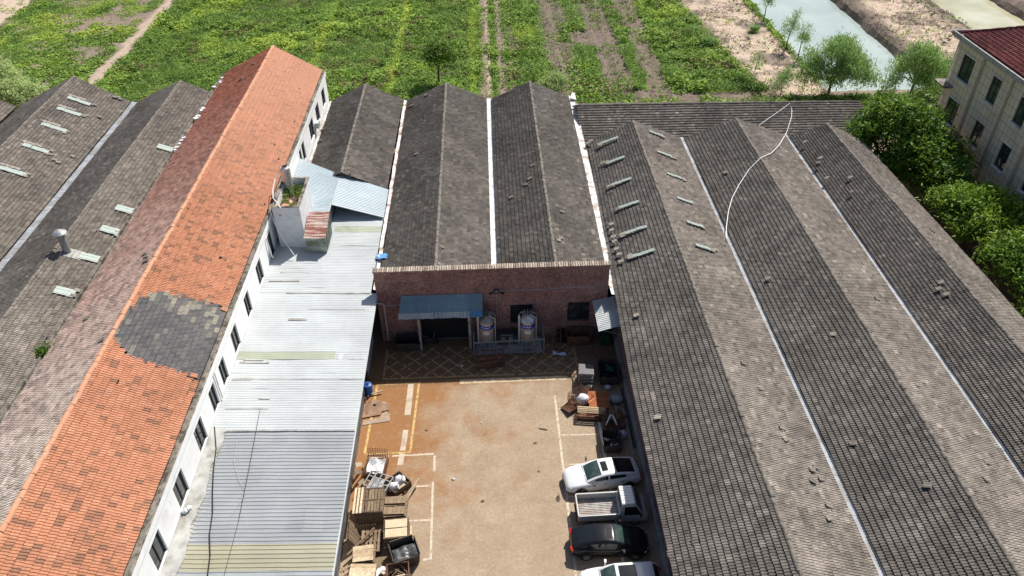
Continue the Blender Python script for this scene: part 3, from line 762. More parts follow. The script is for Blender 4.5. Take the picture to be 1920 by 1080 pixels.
w.add([(-8.5, YF+.25, WT), (8.5, YF+.25, WT), (8.5, YF+.25, 0), (-8.5, YF+.25, 0)], [[0, 1, 2, 3]], 1)
w.b2((-8.5, YF+.26, 0), (-8.3, 77.4, 4.55)); w.b2((8.3, YF+.26, 0), (8.5, 77.4, 4.55))
w.add([(-8.5, YF, 0), (-8.5, YF+.25, 0), (-8.5, YF+.25, WT), (-8.5, YF, WT)], [[0, 1, 2, 3]]); w.add([(8.5, YF, 0), (8.5, YF+.25, 0), (8.5, YF+.25, WT), (8.5, YF, WT)], [[0, 1, 2, 3]])
w.build('brick_wall', [M['brick'], M['dark_gap']], F1)
d = MB(); d.b2((-5.45, YF+.1, 0), (-1.85, YF+.13, 2.55)); d.build('doorway', M['dark_gap'], F1)
c = MB(); r = np.random.default_rng(4); n = 100
for i in range(n):
    x = -8.55+17.1*(i+.5)/n
    c.box((x, YF+.06+r.normal(0, .008), WT+.04+r.normal(0, .006)), (.125, .56, .085), rz=r.normal(0, .02), t=float(r.random()))
c.build('coping', M['coping'], F1)
window(F1, (1.25, YF, 1.35), (1, 0, 0), (0, 0, 1), (0, -1, 0), 1.7, 1.8, M['frame_dark'], M['glass'], 2, 2, depth=.2)
window(F1, (5.55, YF, 1.35), (1, 0, 0), (0, 0, 1), (0, -1, 0), 1.7, 1.85, M['frame_dark'], M['glass'], 2, 1, depth=.2)
aw = MB(); corr(aw, (-6.72, YF-.03, 4.35), (-.75, YF-.03, 4.35), (-6.92, YF-1.35, 3.2), (-.82, YF-1.35, 3.2), .26, .035, seed=3, tvar=.15)
r = np.random.default_rng(8)
awo = aw.build('awning', M['awning'], F1)
ed = MB(); n = 26
for i in range(n):
    xx0 = -6.92+6.1*i/n; ww = 6.1/n*.96; dl = .42+r.uniform(-.05, .05)
    last = i >= n-4
    ed.add([(xx0, YF-1.05, 3.51), (xx0+ww, YF-1.05, 3.51), (xx0+ww, YF-1.05-dl*.74, 3.51-dl*.66), (xx0, YF-1.05-dl*.74, 3.51-dl*.66)], [[0, 1, 2, 3]], 1 if last else 0, float(r.random()))
    ed.tube([(xx0+ww*.8, YF-1.05, 3.54), (xx0+ww*.8, YF-1.05-dl*.74, 3.54-dl*.66)], .028, 5, 1 if last else 0)
ed.build('awning_edge', [M['awning_edge'], M['awning_bright']], awo)
for x in (-6.6, -3.8, -1.0):
    br = MB(); br.bar((x, YF-.02, 3.05), (x, YF-1.3, 3.12), .05); br.bar((x, YF-.03, 3.0), (x, YF-.03, 4.3), .05); br.build('awning_bracket', M['rail'], awo)
for x in (-5.5, -1.8):
    q = MB(); q.b2((x-.09, YF-1.2, 0.), (x+.09, YF-1.02, 3.2)); q.build('awning_post', M['conc_grey'], awo)
# wall lamp, cable, drain pipe
lm = MB(); lm.box((.28, YF-.22, 4.62), (.34, .36, .14)); lm.bar((.05, YF-.25, 4.56), (-.28, YF-.3, 4.5), .22, .05); lm.bar((.5, YF-.25, 4.56), (.83, YF-.3, 4.5), .22, .05)
lo_ = lm.build('wall_lamp', M['dark_steel'], F1)
q = MB(); q.box((.28, YF-.3, 4.71), (.22, .2, .05)); q.build('lamp_cap', M['steel_dull'], lo_)
cb = MB(); cb.tube([(-8.4, YF-.04, 3.5), (-5.6, YF-.04, 3.55), (-.6, YF-.04, 3.75), (.28, YF-.04, 3.8)], .018, 5); cb.tube([(.5, YF-.04, 4.55), (4, YF-.05, 4.58), (8.4, YF-.04, 4.78)], .018, 5); cb.tube([(.28, YF-.04, 4.5), (.3, YF-.04, 1.4)], .018, 5)
cb.build('wall_cable', M['frame_alu'], F1)
dp = MB(); dp.tube([(-8.62, YF-.05, 4.5), (-8.62, YF-.12, 3.85), (-8.15, YF-.12, 3.75), (-8.05, YF-.12, 3.65), (-8.05, YF-.12, .15)], .07, 8); dp.build('drain_pipe', mat('dull_plastic_pipe', (.50, .47, .44), .6), F1)
dp = MB(); dp.tube([(-8.42, YF-.06, 3.3), (-8.42, YF-.06, 0.)], .03, 6); dp.build('drain_pipe', M['steel_dull'], F1)
# loose tiles and pale replacement tiles
for A_, B_, C_, sp_, sd in (((-4.05, 44.95, 6.55), (-4.2, 77.6, 6.6), (-.08, 44.95, 4.72), [(2.6, .35), (.4, .3), (.4, 3.6)], 1), ((-4.05, 44.95, 6.55), (-4.2, 77.6, 6.6), (-8.35, 44.95, 4.72), [(30.5, 3.9), (19, 2.6), (31.5, 2.2)], 2),
                        ((4.62, 44.95, 6.5), (4.6, 77.4, 6.6), (8.55, 44.95, 4.75), [(3.2, .5), (3.6, .7), (7.6, 1.2), (.6, 2.0)], 3), ((4.62, 44.95, 6.5), (4.6, 77.4, 6.6), (.46, 44.95, 4.72), [(11.2, 3), (12.3, 1.6), (13, 1.2), (15, .8)], 4)):
    loose_tiles(F1, A_, B_, C_, sp_, sd)

# --- small gabled hall against the white building
F0 = E('tiled_shed', 'small dark tiled gable roof beside the white windowed wall', 'shed', (-12.6, 68, 0))
hall(F0, (-12.7, 59.2, 6.5), (-12.65, 77.7, 6.6), (-16.55, 59.2, 4.75), (-16.5, 77.7, 4.75), (-8.95, 59.2, 4.85), (-8.9, 77.7, 4.8), 'tile_dark', 30, wallm=M['metal_moss'], zb=0.)
valley_gutter(F0, ((-8.62, 45.0, 4.66), (-8.62, 77.8, 4.66)), .30, 'gutter_rust', seed=6)
q = MB(); q.tube([(-16.55, 59.5, 4.85), (-16.5, 77.5, 4.85)], .13, 6); q.build('eave_trim', M['gutter_rust'], F0)
loose_tiles(F0, (-12.7, 59.2, 6.5), (-12.65, 77.7, 6.6), (-16.55, 59.2, 4.75), [(9, 3.8), (11.5, 4), (.6, 2.2)], 7)

# --- the right-hand halls
def lerp(a, b, t): return np.asarray(a, float)*(1-t)+np.asarray(b, float)*t
R1 = E('tiled_hall', 'long grey tiled hall with brick wall along the parked cars and glass tile strips', 'factory', (13.9, 40, 0))
r1n, r1f = (13.95, 11, 6.6), (13.88, 67.5, 6.6); e1n, e1f = (8.42, 11, 4.55), (9.62, 67.5, 4.6); v1n, v1f = (18.5, 11, 4.7), (18.6, 67.5, 4.7)
# eave bows in the middle: two lengths
e1m = (8.62, 36, 4.55); r1m = lerp(r1n, r1f, 25/56.5); v1m = lerp(v1n, v1f, 25/56.5)
for A_, B_, C_, D_, sd in ((r1n, r1m, e1n, e1m, 40), (r1m, r1f, e1m, e1f, 41)):
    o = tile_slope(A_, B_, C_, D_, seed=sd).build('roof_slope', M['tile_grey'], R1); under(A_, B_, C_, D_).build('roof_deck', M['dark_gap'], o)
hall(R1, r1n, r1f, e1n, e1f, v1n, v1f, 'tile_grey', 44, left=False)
valley_gutter(R1, ((18.72, 11, 4.6), (18.86, 67.8, 4.6)), .36, 'gutter_grey', seed=9)
w = MB(); hs_ = [(yy-12.0, 1.5, yy-12.0+1.9, 3.5) for yy in (17.6, 21.6, 25.9, 30.2, 34.4, 38.6)]
wall_holes(w, (9.3, 12, 0), (0, 1, 0), (0, 0, 1), (-1, 0, 0), 55.3, 4.5, hs_, .2)
w.b2((18.4, 12, 0), (18.6, 67.2, 4.4)); w.build('brick_wall', M['brick_dark'], R1)
for h_ in hs_: window(R1, (9.3, 12+h_[0], 1.5), (0, 1, 0), (0, 0, 1), (-1, 0, 0), 1.9, 2.0, M['frame_dark'], M['glass_green'], 2, 2, depth=.16)
q = MB(); q.b2((9.08, 12, 0), (9.297, 44.5, .55)); q.build('wall_plinth', M['conc_grey'], R1)
aw = MB(); corr(aw, (9.0, 41.15, 3.75), (8.98, 44.5, 3.75), (7.40, 41.05, 3.35), (7.38, 44.5, 3.35), .2, .03, seed=5); ao = aw.build('awning', M['metal_light'], R1)
for yy in (41.3, 44.2):
    q = MB(); q.bar((9.25, yy, 2.7), (7.55, yy, 3.3), .05); q.build('awning_bracket', M['rail'], ao)
_, dl, nl = slope_frame(r1n, r1f, e1n); _, dr, nr_ = slope_frame(r1n, r1f, v1n)
for i, yy in enumerate((65.3, 61.5, 57.7, 53.9, 50.2, 47.0)):
    skylight(R1, (12.25, yy, 5.97), dl, (0, 1, 0), nl, 1.75, .34, 60+i)
for i, (yy, xx) in enumerate(((66.0, 15.2), (62.0, 15.2), (58.1, 15.3), (54.1, 15.35), (50.5, 15.35), (47.3, 15.35))):
    p_ = np.array([xx, yy, 6.67-(xx-13.9)*.404]); s_ = np.array([0, 1, 0.])
    skylight(R1, p_, dr, s_, nr_, 1.45, .34, 70+i)
loose_tiles(R1, r1n, r1f, e1n, [(40.2, 4.5), (39.3, 4.5), (38.6, 4.5), (37.6, 4.5), (41.0, 4.4), (36.8, 4.4), (35.9, 4.4), (29.5, 4.3), (20.2, 4.6), (55.4, 4.3), (55.2, 4.6)], 11, 'tile_new')
loose_tiles(R1, r1n, r1f, v1n, [(23.5, 1.6), (21.5, 2.2), (17.6, 2.5), (16.0, 3.9), (15.7, 3.5), (15.2, 3.9), (14.9, 3.2), (13.4, 3.6), (12.5, 3.2), (18.5, 2.6)], 12)

R2 = E('tiled_hall', 'grey tiled gable hall crossed by a white hose, between two white valley gutters', 'factory', (23.9, 40, 0))
r2n, r2f = (24.1, 11, 6.6), (23.76, 67.4, 6.6); a2n, a2f = (18.93, 11, 4.7), (19.1, 67.4, 4.7); b2n, b2f = (28.62, 11, 4.7), (28.8, 67.4, 4.7)
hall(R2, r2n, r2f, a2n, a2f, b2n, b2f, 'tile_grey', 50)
valley_gutter(R2, ((28.85, 11, 4.6), (29.05, 67.8, 4.6)), .40, 'gutter_grey', seed=11)
q = MB(); q.b2((28.5, 12, 0), (28.7, 67.2, 4.4)); q.build('brick_wall', M['brick_dark'], R2)
loose_tiles(R2, r2n, r2f, a2n, [(48, 3.2), (17.5, 4), (13.8, 1.6), (26, 2), (33, 4.1)], 13)
loose_tiles(R2, r2n, r2f, b2n, [(21, 1.3), (19.5, 2.2), (17.3, 2.4), (15.6, 3.0), (14.2, 2.0), (45, 2), (30, 3)], 14)

R3 = E('tiled_hall', 'grey tiled gable hall at the row of dense trees', 'factory', (33, 40, 0))
r3n, r3f = (33.4, 11, 6.35), (32.2, 66.2, 6.35); a3n, a3f = (29.08, 11, 4.7), (29.3, 67.2, 4.7); b3n, b3f = (37.3, 11, 4.5), (35.9, 65.8, 4.6)
hall(R3, r3n, r3f, a3n, a3f, b3n, b3f, 'tile_grey', 55)
q = MB(); q.bar((36.75, 12, 2.1), (35.35, 65.4, 2.1), .2, 4.2); q.build('brick_wall', M['brick_dark'], R3)
loose_tiles(R3, r3n, r3f, a3n, [(53.5, 2.7), (50.2, 2.5), (49.6, 2.9), (47, 3.1), (46, 1.5), (31, 1.2), (30.5, 1.6), (29.8, 1.4), (44, 2.2)], 15)
loose_tiles(R3, r3n, r3f, b3n, [(38, 2), (20, 2.5), (50, 3)], 16)

# --- cross building behind
RC = E('tiled_building', 'low tiled roof running crosswise behind the grey gabled halls', 'building', (23, 73, 0))
c_n, c_f = (9.15, 73.4, 5.6), (38.2, 72.5, 5.6)
o = tile_slope(c_n, c_f, (9.15, 68.3, 3.7), (38.2, 67.5, 3.7), seed=80).build('roof_slope', M['tile_grey'], RC); under(c_n, c_f, (9.15, 68.3, 3.7), (38.2, 67.5, 3.7)).build('roof_deck', M['dark_gap'], o)
o = tile_slope(c_n, c_f, (9.15, 77.8, 3.7), (38.2, 76.9, 3.7), seed=81).build('roof_slope', M['tile_grey'], RC); under(c_n, c_f, (9.15, 77.8, 3.7), (38.2, 76.9, 3.7)).build('roof_deck', M['dark_gap'], o)
ridge_caps((9.15, 73.4, 5.66), (38.2, 72.5, 5.66), seed=82).build('ridge_cap', M['tile_dark'], RC)
q = MB()
for x, dy in ((9.3, 0), (38.0, -.9)): q.add([(x, 68.5+dy, 0), (x, 77.5+dy, 0), (x, 77.5+dy, 3.7), (x, 73.4+dy, 5.45), (x, 68.5+dy, 3.7)], [[0, 1, 2, 3, 4]])
q.b2((9.3, 77.2, 0), (38, 77.0-.6, 3.6)); q.b2((9.3, 68.8, 0), (38, 68.0, 3.5)); q.build('brick_wall', M['brick_dark'], RC)
q = MB(); q.grid(np.array([[(8.9, 76.6, 5.0), (9.2, 78.2, 5.0)], [(9.5, 76.6, 4.8), (9.5, 78.2, 4.8)]])); q.b2((8.9, 74.6, 4.9), (9.5, 74.9, 5.1)); q.build('gutter_head', M['gutter'], RC)

# --- left halls
L2 = E('tiled_hall', 'grey tiled hall with a round vent pipe and pale skylight patches beside the orange roof', 'factory', (-32.5, 48, 0))
l2n, l2f = (-32.6, 14, 6.6), (-32.5, 79.9, 6.6)
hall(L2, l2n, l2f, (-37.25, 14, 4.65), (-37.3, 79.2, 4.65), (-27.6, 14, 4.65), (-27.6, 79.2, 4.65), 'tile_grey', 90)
_, d2, n2_ = slope_frame(l2n, l2f, (-27.6, 14, 4.65))
for i, (yy, xx) in enumerate(((66.2, -30.75), (55.5, -30.75), (52.4, -30.8), (48.6, -30.9), (44.4, -31.0))):
    p_ = np.array([xx, yy, 6.6-(xx+32.5)*.40]); s_ = np.array([0, 1, 0.])
    skylight(L2, p_, d2, s_, n2_, 1.3, .78, 95+i)
fl = MB(); fp = np.array([-31.75, 48.7, 6.25])
fl.box(fp+[.35, -.1, -.02], (1.5, 1.0, .05), R=np.stack([d2, np.array([0, 1, 0]), n2_], 1)); fo = fl.build('vent_base', M['flash'], L2)
fl = MB(); fl.cyl(fp+[0, 0, -.1], .27, 1.75, 18); fl.lathe(fp+[0, 0, 1.78], [(.52, 0), (.50, .03), (.3, .18), (.02, .27)], 20); fl.lathe(fp+[0, 0, 1.78], [(.52, 0), (.0, .02)], 20)
for a_ in (0, 2.1, 4.2): fl.bar(fp+[.24*math.cos(a_), .24*math.sin(a_), 1.6], fp+[.3*math.cos(a_), .3*math.sin(a_), 1.86], .03)
fl.build('vent_pipe', M['steel_dull'], L2)
L1 = E('tiled_hall', 'wide grey tiled hall with five glass tile strips and a white valley gutter', 'factory', (-43.6, 48, 0))
l1n, l1f = (-43.9, 14, 7.2), (-43.7, 80.4, 7.2)
hall(L1, l1n, l1f, (-49.4, 14, 4.8), (-49.3, 79.2, 4.8), (-38.1, 14, 4.7), (-38.1, 79.2, 4.7), 'tile_grey', 100)
valley_gutter(L1, ((-37.7, 14, 4.58), (-37.7, 79.4, 4.58)), .62, 'gutter_grey', seed=21)
_, d1, n1_ = slope_frame(l1n, l1f, (-38.1, 14, 4.7))
for i, (yy, xx) in enumerate(((75.9, -42.7), (73.4, -42.7), (69.9, -42.7), (65.7, -42.6), (61.4, -42.7))):
    p_ = np.array([xx, yy, 7.2-(xx+43.75)*.443]); s_ = np.array([0, 1, 0.])
    skylight(L1, p_, d1, s_, n1_, 2.2, .55, 110+i)
    q = loose_tiles(L1, l1n, l1f, (-38.1, 14, 4.7), [(yy-14+.50, 1.2+j*.42) for j in range(4)], 120+i, 'tile_new')
loose_tiles(L1, l1n, l1f, (-38.1, 14, 4.7), [(64.8, 4.6), (64.8, 5.2), (65, 4.9), (60.2, 4.8), (50.8, 4.3), (50.6, 4.7), (52.2, 5.3)], 131)
loose_tiles(L1, l1n, l1f, (-49.4, 14, 4.8), [(58+j*.4, 2.3+.1*j) for j in range(4)], 132)
L0 = E('tiled_hall', 'sliver of grey tiled roof below the pale bushes at the far left corner', 'factory', (-55, 48, 0))
hall(L0, (-55.2, 14, 7.0), (-55, 79, 7.0), (-60.5, 14, 4.7), (-60.5, 78.5, 4.7), (-49.9, 14, 4.75), (-49.8, 78.5, 4.75), 'tile_grey', 140)

# ------------------------------------------------------------------ white building with the orange roof
OB = E('white_building', 'long white walled building with an orange clay tile roof and a dark grey repair patch', 'building', (-21.9, 46, 0))
rn, rf, en, ef = (-22.0, 13, 10.3), (-21.85, 79.3, 10.3), (-17.12, 13, 8.0), (-17.0, 78.3, 8.0)
wn_, wf_ = (-27.0, 13, 8.0), (-26.9, 78.6, 8.0)
def patch_mask(c, g=0.):
    x, y = c[:, 0], c[:, 1]; t = np.clip((-17.0-x)/4.9, 0, 1)          # 0 at the eave, 1 at the ridge
    hi = np.interp(t, [0, .4, .75, .86, .95, 1], [39.3, 39.15, 38.9, 38.7, 37.6, 36.3])
    lo = np.interp(t, [0, .25, .5, .8, .92, 1], [32.4, 32.8, 32.9, 33.1, 33.6, 34.3])
    return (y < hi+g) & (y > lo-g)

o = tile_slope(rn, rf, en, ef, .32, .36, .06, .032, 2, mask=lambda c, J: ~patch_mask(c, -.12), seed=150, hi=.0, wa=.06, tbias=lambda c, r: np.where(r.random(len(c)) < .04+.14*sm(.5, .68, fbm(c[:, 0], c[:, 1], 3.5, 9)), -.20, 0)+.30*(fbm(c[:, 0], c[:, 1], 5, 19)-.45)).build('roof_slope', M['tile_orange'], OB)
under(rn, rf, en, ef).build('roof_deck', M['dark_gap'], o)
tile_slope(rn, rf, en, ef, .42, .30, .085, .02, 1, mask=lambda c, J: patch_mask(c), stag=.5, seed=151, hi=.0, wa=.06, tbias=lambda c, r: np.where((c[:, 1]-np.interp(c[:, 0], [-21.5, -17], [38.0, 36.6]) > 0), .34+r.normal(0, .06, len(c)), -.1)).build('roof_patch', M['tile_patch'], o)
o = tile_slope(rn, rf, wn_, wf_, .33, .34, .05, .03, 2, seed=152, wa=.06).build('roof_slope', M['tile_faded'], OB); under(rn, rf, wn_, wf_).build('roof_deck', M['dark_gap'], o)
ridge_caps(np.array(rn)+[0, 0, .05], np.array(rf)+[0, 0, .05], .14, .45, 153, .06).build('ridge_cap', M['ridge_orange'], OB)
# two loose clay tiles on the patch edge and on the faded slope
loose_tiles(OB, rn, rf, wn_, [(24.5, 3.4), (30, 1.2), (29.5, .9), (28.8, .6), (21, .5), (63, 1.5), (60, 2.2)], 154)
q = loose_tiles(OB, rn, rf, en, [(19.8, 5.0), (25.9, 5.2)], 155, 'tile_orange')
w = MB()
wins = [(16.6, 18.0), (19.2, 20.6), (22.03, 23.4), (25.73, 27.15), (29.5, 30.85), (32.5, 33.6), (34.75, 35.85), (37.7, 39.0), (41.3, 42.5), (44.9, 46.3), (62.3, 63.1), (63.5, 64.6), (67.5, 69.5), (71.2, 72.9), (75.0, 76.6)]
wh = [(a-13, 5.25, b-13, 7.02) for a, b in wins]+[(48.6-13, 4.9, 50.0-13, 7.02)]
wall_holes(w, (-16.8, 13, 0), (0, 1, 0), (0, 0, 1), (1, 0, 0), 65.2, 7.7, wh, .18)
w.b2((-26.9, 13, 0), (-26.7, 78.2, 7.7)); w.b2((-26.69, 78.0, 0), (-16.81, 78.2, 7.7))
w.add([(-26.7, 78.19, 7.7), (-16.9, 78.19, 7.7), (-21.85, 78.19, 10.1)], [[0, 1, 2]])
w.build('wall', M['white_wall'], OB)
for h_ in wh:
    window(OB, (-16.8, 13+h_[0], h_[1]), (0, 1, 0), (0, 0, 1), (1, 0, 0), h_[2]-h_[0], h_[3]-h_[1], M['frame_dark'], M['glass'], 2, 1, depth=.16, fw=.07)
# concrete box gutters along both eaves
r = np.random.default_rng(31)
def box_gutter(x0, x1, y0, y1, name):
    g = MB(); n = 60; ys_ = np.linspace(y0, y1, n); P = []
    sgn = 1 if x1 > x0 else -1
    for yy in ys_:
        zb = 7.80+.03*math.sin(yy*.9)+r.normal(0, .012)
        P.append([(x0, yy, zb-.03), (x0+sgn*.32+r.normal(0, .01), yy, zb), (x1-sgn*.10, yy, zb+.02), (x1-sgn*.085, yy, 8.0+r.normal(0, .008)), (x1, yy, 7.99), (x1, yy, 7.66)])
    g.grid(np.array(P)); g.build(name, M['conc_dark'], OB)
box_gutter(-17.22, -16.70, 13, 78.5, 'gutter'); box_gutter(-26.85, -27.35, 13, 78.7, 'gutter')
q = MB(); q.b2((-16.798, 13, 7.5), (-16.697, 78.3, 7.97)); q.build('fascia', M['white_wall'], OB)
q = MB(); q.tube([(-16.7, 48.35, 7.3), (-16.62, 48.35, 5.6), (-16.5, 48.3, 5.5)], .07, 8); q.build('drain_pipe', M['pipe_white'], OB); q = MB(); q.tube([(-16.72, 33.9, 7.5), (-16.72, 33.9, 5.3)], .05, 6); q.build('drain_pipe', M['pipe_white'], OB)
for i in range(16):
    yy = 60+r.uniform(0, 18); q = MB(); q.box((-26.95+r.normal(0, .1), yy, 8.1), (r.uniform(.2, .45), r.uniform(.2, .7), .08), r.uniform(0, 3)); q.build('mortar_lump', M['white_sack'], OB)
ac = MB(); ac.b2((-16.79, 69.75, 5.6), (-16.4, 70.5, 6.15)); ac.build('air_conditioner', M['frame_alu'], OB)

# ------------------------------------------------------------------ metal roofed annex along the yard
AN = E('metal_shed', 'long lean-to with ribbed pale and blue grey metal roof along the yard', 'shed', (-13, 35, 0))
zt, zl = 5.10, 4.70
TX, EX = -16.45, -8.42
m = MB()
ar = ((9.0, 33.0, 'metal_blue', .05), (33.0, 37.4, 'metal_light', .0), (38.0, 44.6, 'metal_light', .0), (44.6, 51.6, 'metal_light', .0), (52.45, 55.6, 'metal_light', 0))
mats = ['metal_light', 'metal_blue', 'translucent', 'translucent_y', 'flash']
def sect(y0, y1, mi, dz=0., x0=TX, x1=EX, sd=1, z0=None, z1=None, seg=8):
    f = lambda x: zt+(zl-zt)*(x-TX)/(EX-TX)+dz
    corr(m, (x0, y0, f(x0)), (x0, y1, f(x0)), (x1, y0, f(x1)), (x1, y1, f(x1)), (.25 if mi in (1, 3, 4) else .20), (.03 if mi in (1, 3, 4) else .016), mi, seg, sd)
XW = -16.78
sect(13, 22.2, 1, .0, -15.95, sd=2); sect(22.2, 23.72, 3, .008, -15.9, sd=3); sect(23.72, 31.35, 1, .0, -15.95, sd=4)
sect(31.3, 35.62, 0, .03, XW, sd=5); sect(35.6, 37.5, 0, .035, XW, sd=15); sect(37.45, 38.2, 2, .055, XW, -10.5, sd=6); sect(37.45, 38.2, 0, .05, -10.5, EX, sd=6); sect(38.15, 44.5, 0, .03, XW, sd=7)
sect(44.55, 52.45, 0, .03, XW, -8.85, sd=8); sect(52.4, 53.25, 2, .05, -12.6, -8.85, sd=9); sect(52.4, 53.25, 0, .03, -16.4, -12.6, sd=9); sect(53.2, 56.2, 0, .03, -13., -8.85, sd=10)
sect(13, 31.3, 4, -.03, XW, -15.6, sd=11, seg=4)
an_r = m.build('roof', [M[q] for q in mats], AN)
q = MB(); s = np.random.default_rng(6)
for yy, xa, xb, ww in ((37.1, -16.5, -14.6, .16), (37.35, -16.3, -15.0, .1), (35.55, -16.6, -15.4, .2), (35.6, -15.4, -8.45, .05), (33.1, -16.4, -13.8, .06), (31.3, -15.9, -8.45, .08), (33.9, -14.6, -13.9, .08), (41.4, -14.2, -12.9, .16), (44.4, -14.9, -8.9, .12), (45.8, -16.4, -14.2, .12), (46.9, -15.8, -13.6, .08), (42.6, -13, -9, .05), (50.5, -12, -8.9, .05)):
    f = lambda x: zt+(zl-zt)*(x-TX)/(EX-TX)+.075
    q = MB(); q.add([(xa, yy, f(xa)), (xb, yy, f(xb)), (xb, yy+ww, f(xb)+.004), (xa, yy+ww, f(xa)+.004)], [[0, 1, 2, 3]]); q.build('lap_strip', M['flash'], an_r)
q = MB()
q.b2((EX-.02, 12, 4.58), (EX+.06, 44.3, 4.70)); q.build('gutter', M['metal_light'], AN)
q = MB(); n = 40
P = [[(-16.79, yy, 5.24+.01*math.sin(yy*3)), (-16.72, yy, 5.17), (-16.0+.10*math.sin(yy*1.7)+.05*math.sin(yy*5), yy, 5.125)] for yy in np.linspace(13, 31.6, n)]
q.grid(np.array(P)); q.build('flashing', M['flash'], AN)
# side wall to the yard: ribbed sheets, strip windows
m = MB()
def vs(y0, y1, z0, z1, mi=0, sd=1): corr(m, (-9.22, y0, z1), (-9.22, y1, z1), (-9.22, y0, z0), (-9.22, y1, z0), .2, .03, mi, 2, sd)
hz = [(16, 17.5), (20, 21.4), (24.3, 25.5), (27.9, 30.4), (33.6, 35.4)]
prev = 12.0
for i, (a, b) in enumerate(hz):
    vs(prev, a, 0., 4.6, 0, i); vs(a, b, 0., 1.3, 0, i); vs(a, b, 2.7, 4.6, 0, i); prev = b
vs(prev, 38.2, 0., 4.6, 0, 9); vs(40.4, 44.5, 0, 4.6, 0, 10)
m.build('side_wall', M['metal_blue'], AN)
for a, b in hz: window(AN, (-9.22, a, 1.3), (0, 1, 0), (0, 0, 1), (1, 0, 0), b-a, 1.4, M['frame_alu'], M['glass'], 3, 1, depth=.05)
q = MB(); q.b2((-9.5, 38.2, 0), (-9.45, 40.4, 4.4)); q.build('doorway', M['dark_gap'], AN)
q = MB()
for yy in (38.15, 40.45): q.b2((-9.26, yy-.06, 0), (-9.14, yy+.06, 4.5))
q.build('door_post', M['rust'], AN)
# raised light blue roof beyond
UP = E('blue_roof_shed', 'raised light blue metal roof sloping between the white wall and the dark gables', 'shed', (-12.5, 57, 0))
m = MB()
corr(m, (-16.75, 51.5, 6.25), (-16.75, 62.2, 6.4), (-12.95, 51.8, 6.18), (-12.95, 59.6, 6.15), .24, .03, 0, 5, 31)
corr(m, (-12.95, 54.7, 6.18), (-12.95, 59.6, 6.15), (-8.78, 54.4, 4.98), (-8.78, 58.9, 4.92), .24, .03, 0, 5, 32)
m.build('roof', M['metal_sky'], UP)
m = MB(); corr(m, (-12.95, 56.3, 6.08), (-8.8, 55.6, 4.92), (-12.95, 56.3, 4.6), (-8.8, 55.6, 4.6), .2, .02, 0, 2, 33); corr(m, (-12.98, 51.9, 6.1), (-12.98, 56.2, 6.1), (-12.98, 51.9, 4.6), (-12.98, 56.2, 4.6), .2, .02, 0, 2, 34)
m.build('side_wall', mat('dark_ribbed_sheet', (.10, .11, .12), .7, .2), UP)
q = MB(); q.bar((-12.98, 51.8, 6.2), (-12.98, 54.7, 6.2), .08); q.bar((-12.9, 54.66, 6.14), (-8.78, 54.36, 4.95), .07); q.build('roof_trim', M['metal_light'], UP)

# ------------------------------------------------------------------ roof tower with weeds
TW = E('concrete_tower', 'stained white stair tower with weeds and broken tiles on its open top', 'tower', (-15.5, 52.4, 0))
x0, x1, y0, y1, zt_ = -16.40, -14.35, 50.25, 54.7, 8.7
m = MB()
m.b2((x0, y0, 0), (x1, y0+.16, zt_)); m.b2((x0, y1-.16, 0), (x1, y1, zt_)); m.b2((x1-.16, y0+.161, 0), (x1, y1-.161, zt_)); m.b2((x0, y0+.161, 0), (x0+.16, y1-.161, zt_))
m.build('wall', M['tower_wall'], TW)
m = MB(); m.b2((x0-.03, y0-.03, zt_), (x1+.03, y0+.19, zt_+.05)); m.b2((x0-.03, y1-.19, zt_), (x1+.03, y1+.03, zt_+.05)); m.b2((x1-.19, y0+.191, zt_), (x1+.03, y1-.191, zt_+.05)); m.b2((x0-.03, y0+.191, zt_), (x0+.19, y1-.191, zt_+.05)); m.build('parapet_cap', M['conc_dark'], TW)
m = MB(); m.b2((x0+.16, y0+.16, 7.8), (x1-.16, y1-.16, 7.95)); m.build('roof_soil', mat('roof_soil', (.11, .075, .05), .95, .3, 4.), TW)
r = np.random.default_rng(12); n = 650
cx, cy = r.uniform(x0+.3, x1-.25, n), r.uniform(y0+.25, y1-.3, n); ok = fbm(cx, cy, 1.2, 3) > .46; cx, cy = cx[ok], cy[ok]
V, F = leaf_quads(np.stack([cx, cy, 7.95+r.random(len(cx))*.42], 1), .22, r, .3, .35); m = MB(); m.add(V, F, 0, r.uniform(.1, .6, len(F)))
tag(m.build('roof_weeds', M['weeds']), 'green weeds growing inside the tower top', 'weeds')
m = MB()
for i in range(46):
    a, b = r.normal(0, .35, 2); m.box((-15.75+a*.8, 51.0+b, 8.02+.28*max(0, 1-(a*a+b*b)*3)+r.uniform(0, .1)), (.38, .26, .04), R=Matrix.Rotation(r.uniform(0, 6), 3, 'Z')@Matrix.Rotation(r.normal(0, .4), 3, 'X'), t=float(r.random()))
tag(m.build('broken_tile_pile', M['tile_orange']), 'heap of broken orange tiles at the front corner of the tower top', 'tile heap')
TK = E('water_tank', 'slim stainless water tank standing at the back corner of the tower', 'water tank', (-15.95, 54.15, 7.95))
m = MB(); c_ = (-15.95, 54.15, 7.95); prof = [(.38, 0)]
for i in range(7): prof += [(.38, .05+i*.26), (.40, .12+i*.26), (.38, .2+i*.26)]
prof += [(.38, 1.95), (.33, 2.02)]
m.lathe(c_, prof, 18); m.build('tank_body', M['steel'], TK)
m = MB(); m.lathe(c_, [(.36, 1.98), (.22, 2.06), (.22, 2.12)], 16); m.build('tank_top', M['gutter'], TK)
m = MB(); m.lathe(c_, [(.2, 2.1), (.0, 2.1)], 12); m.build('tank_opening', M['dark_gap'], TK)
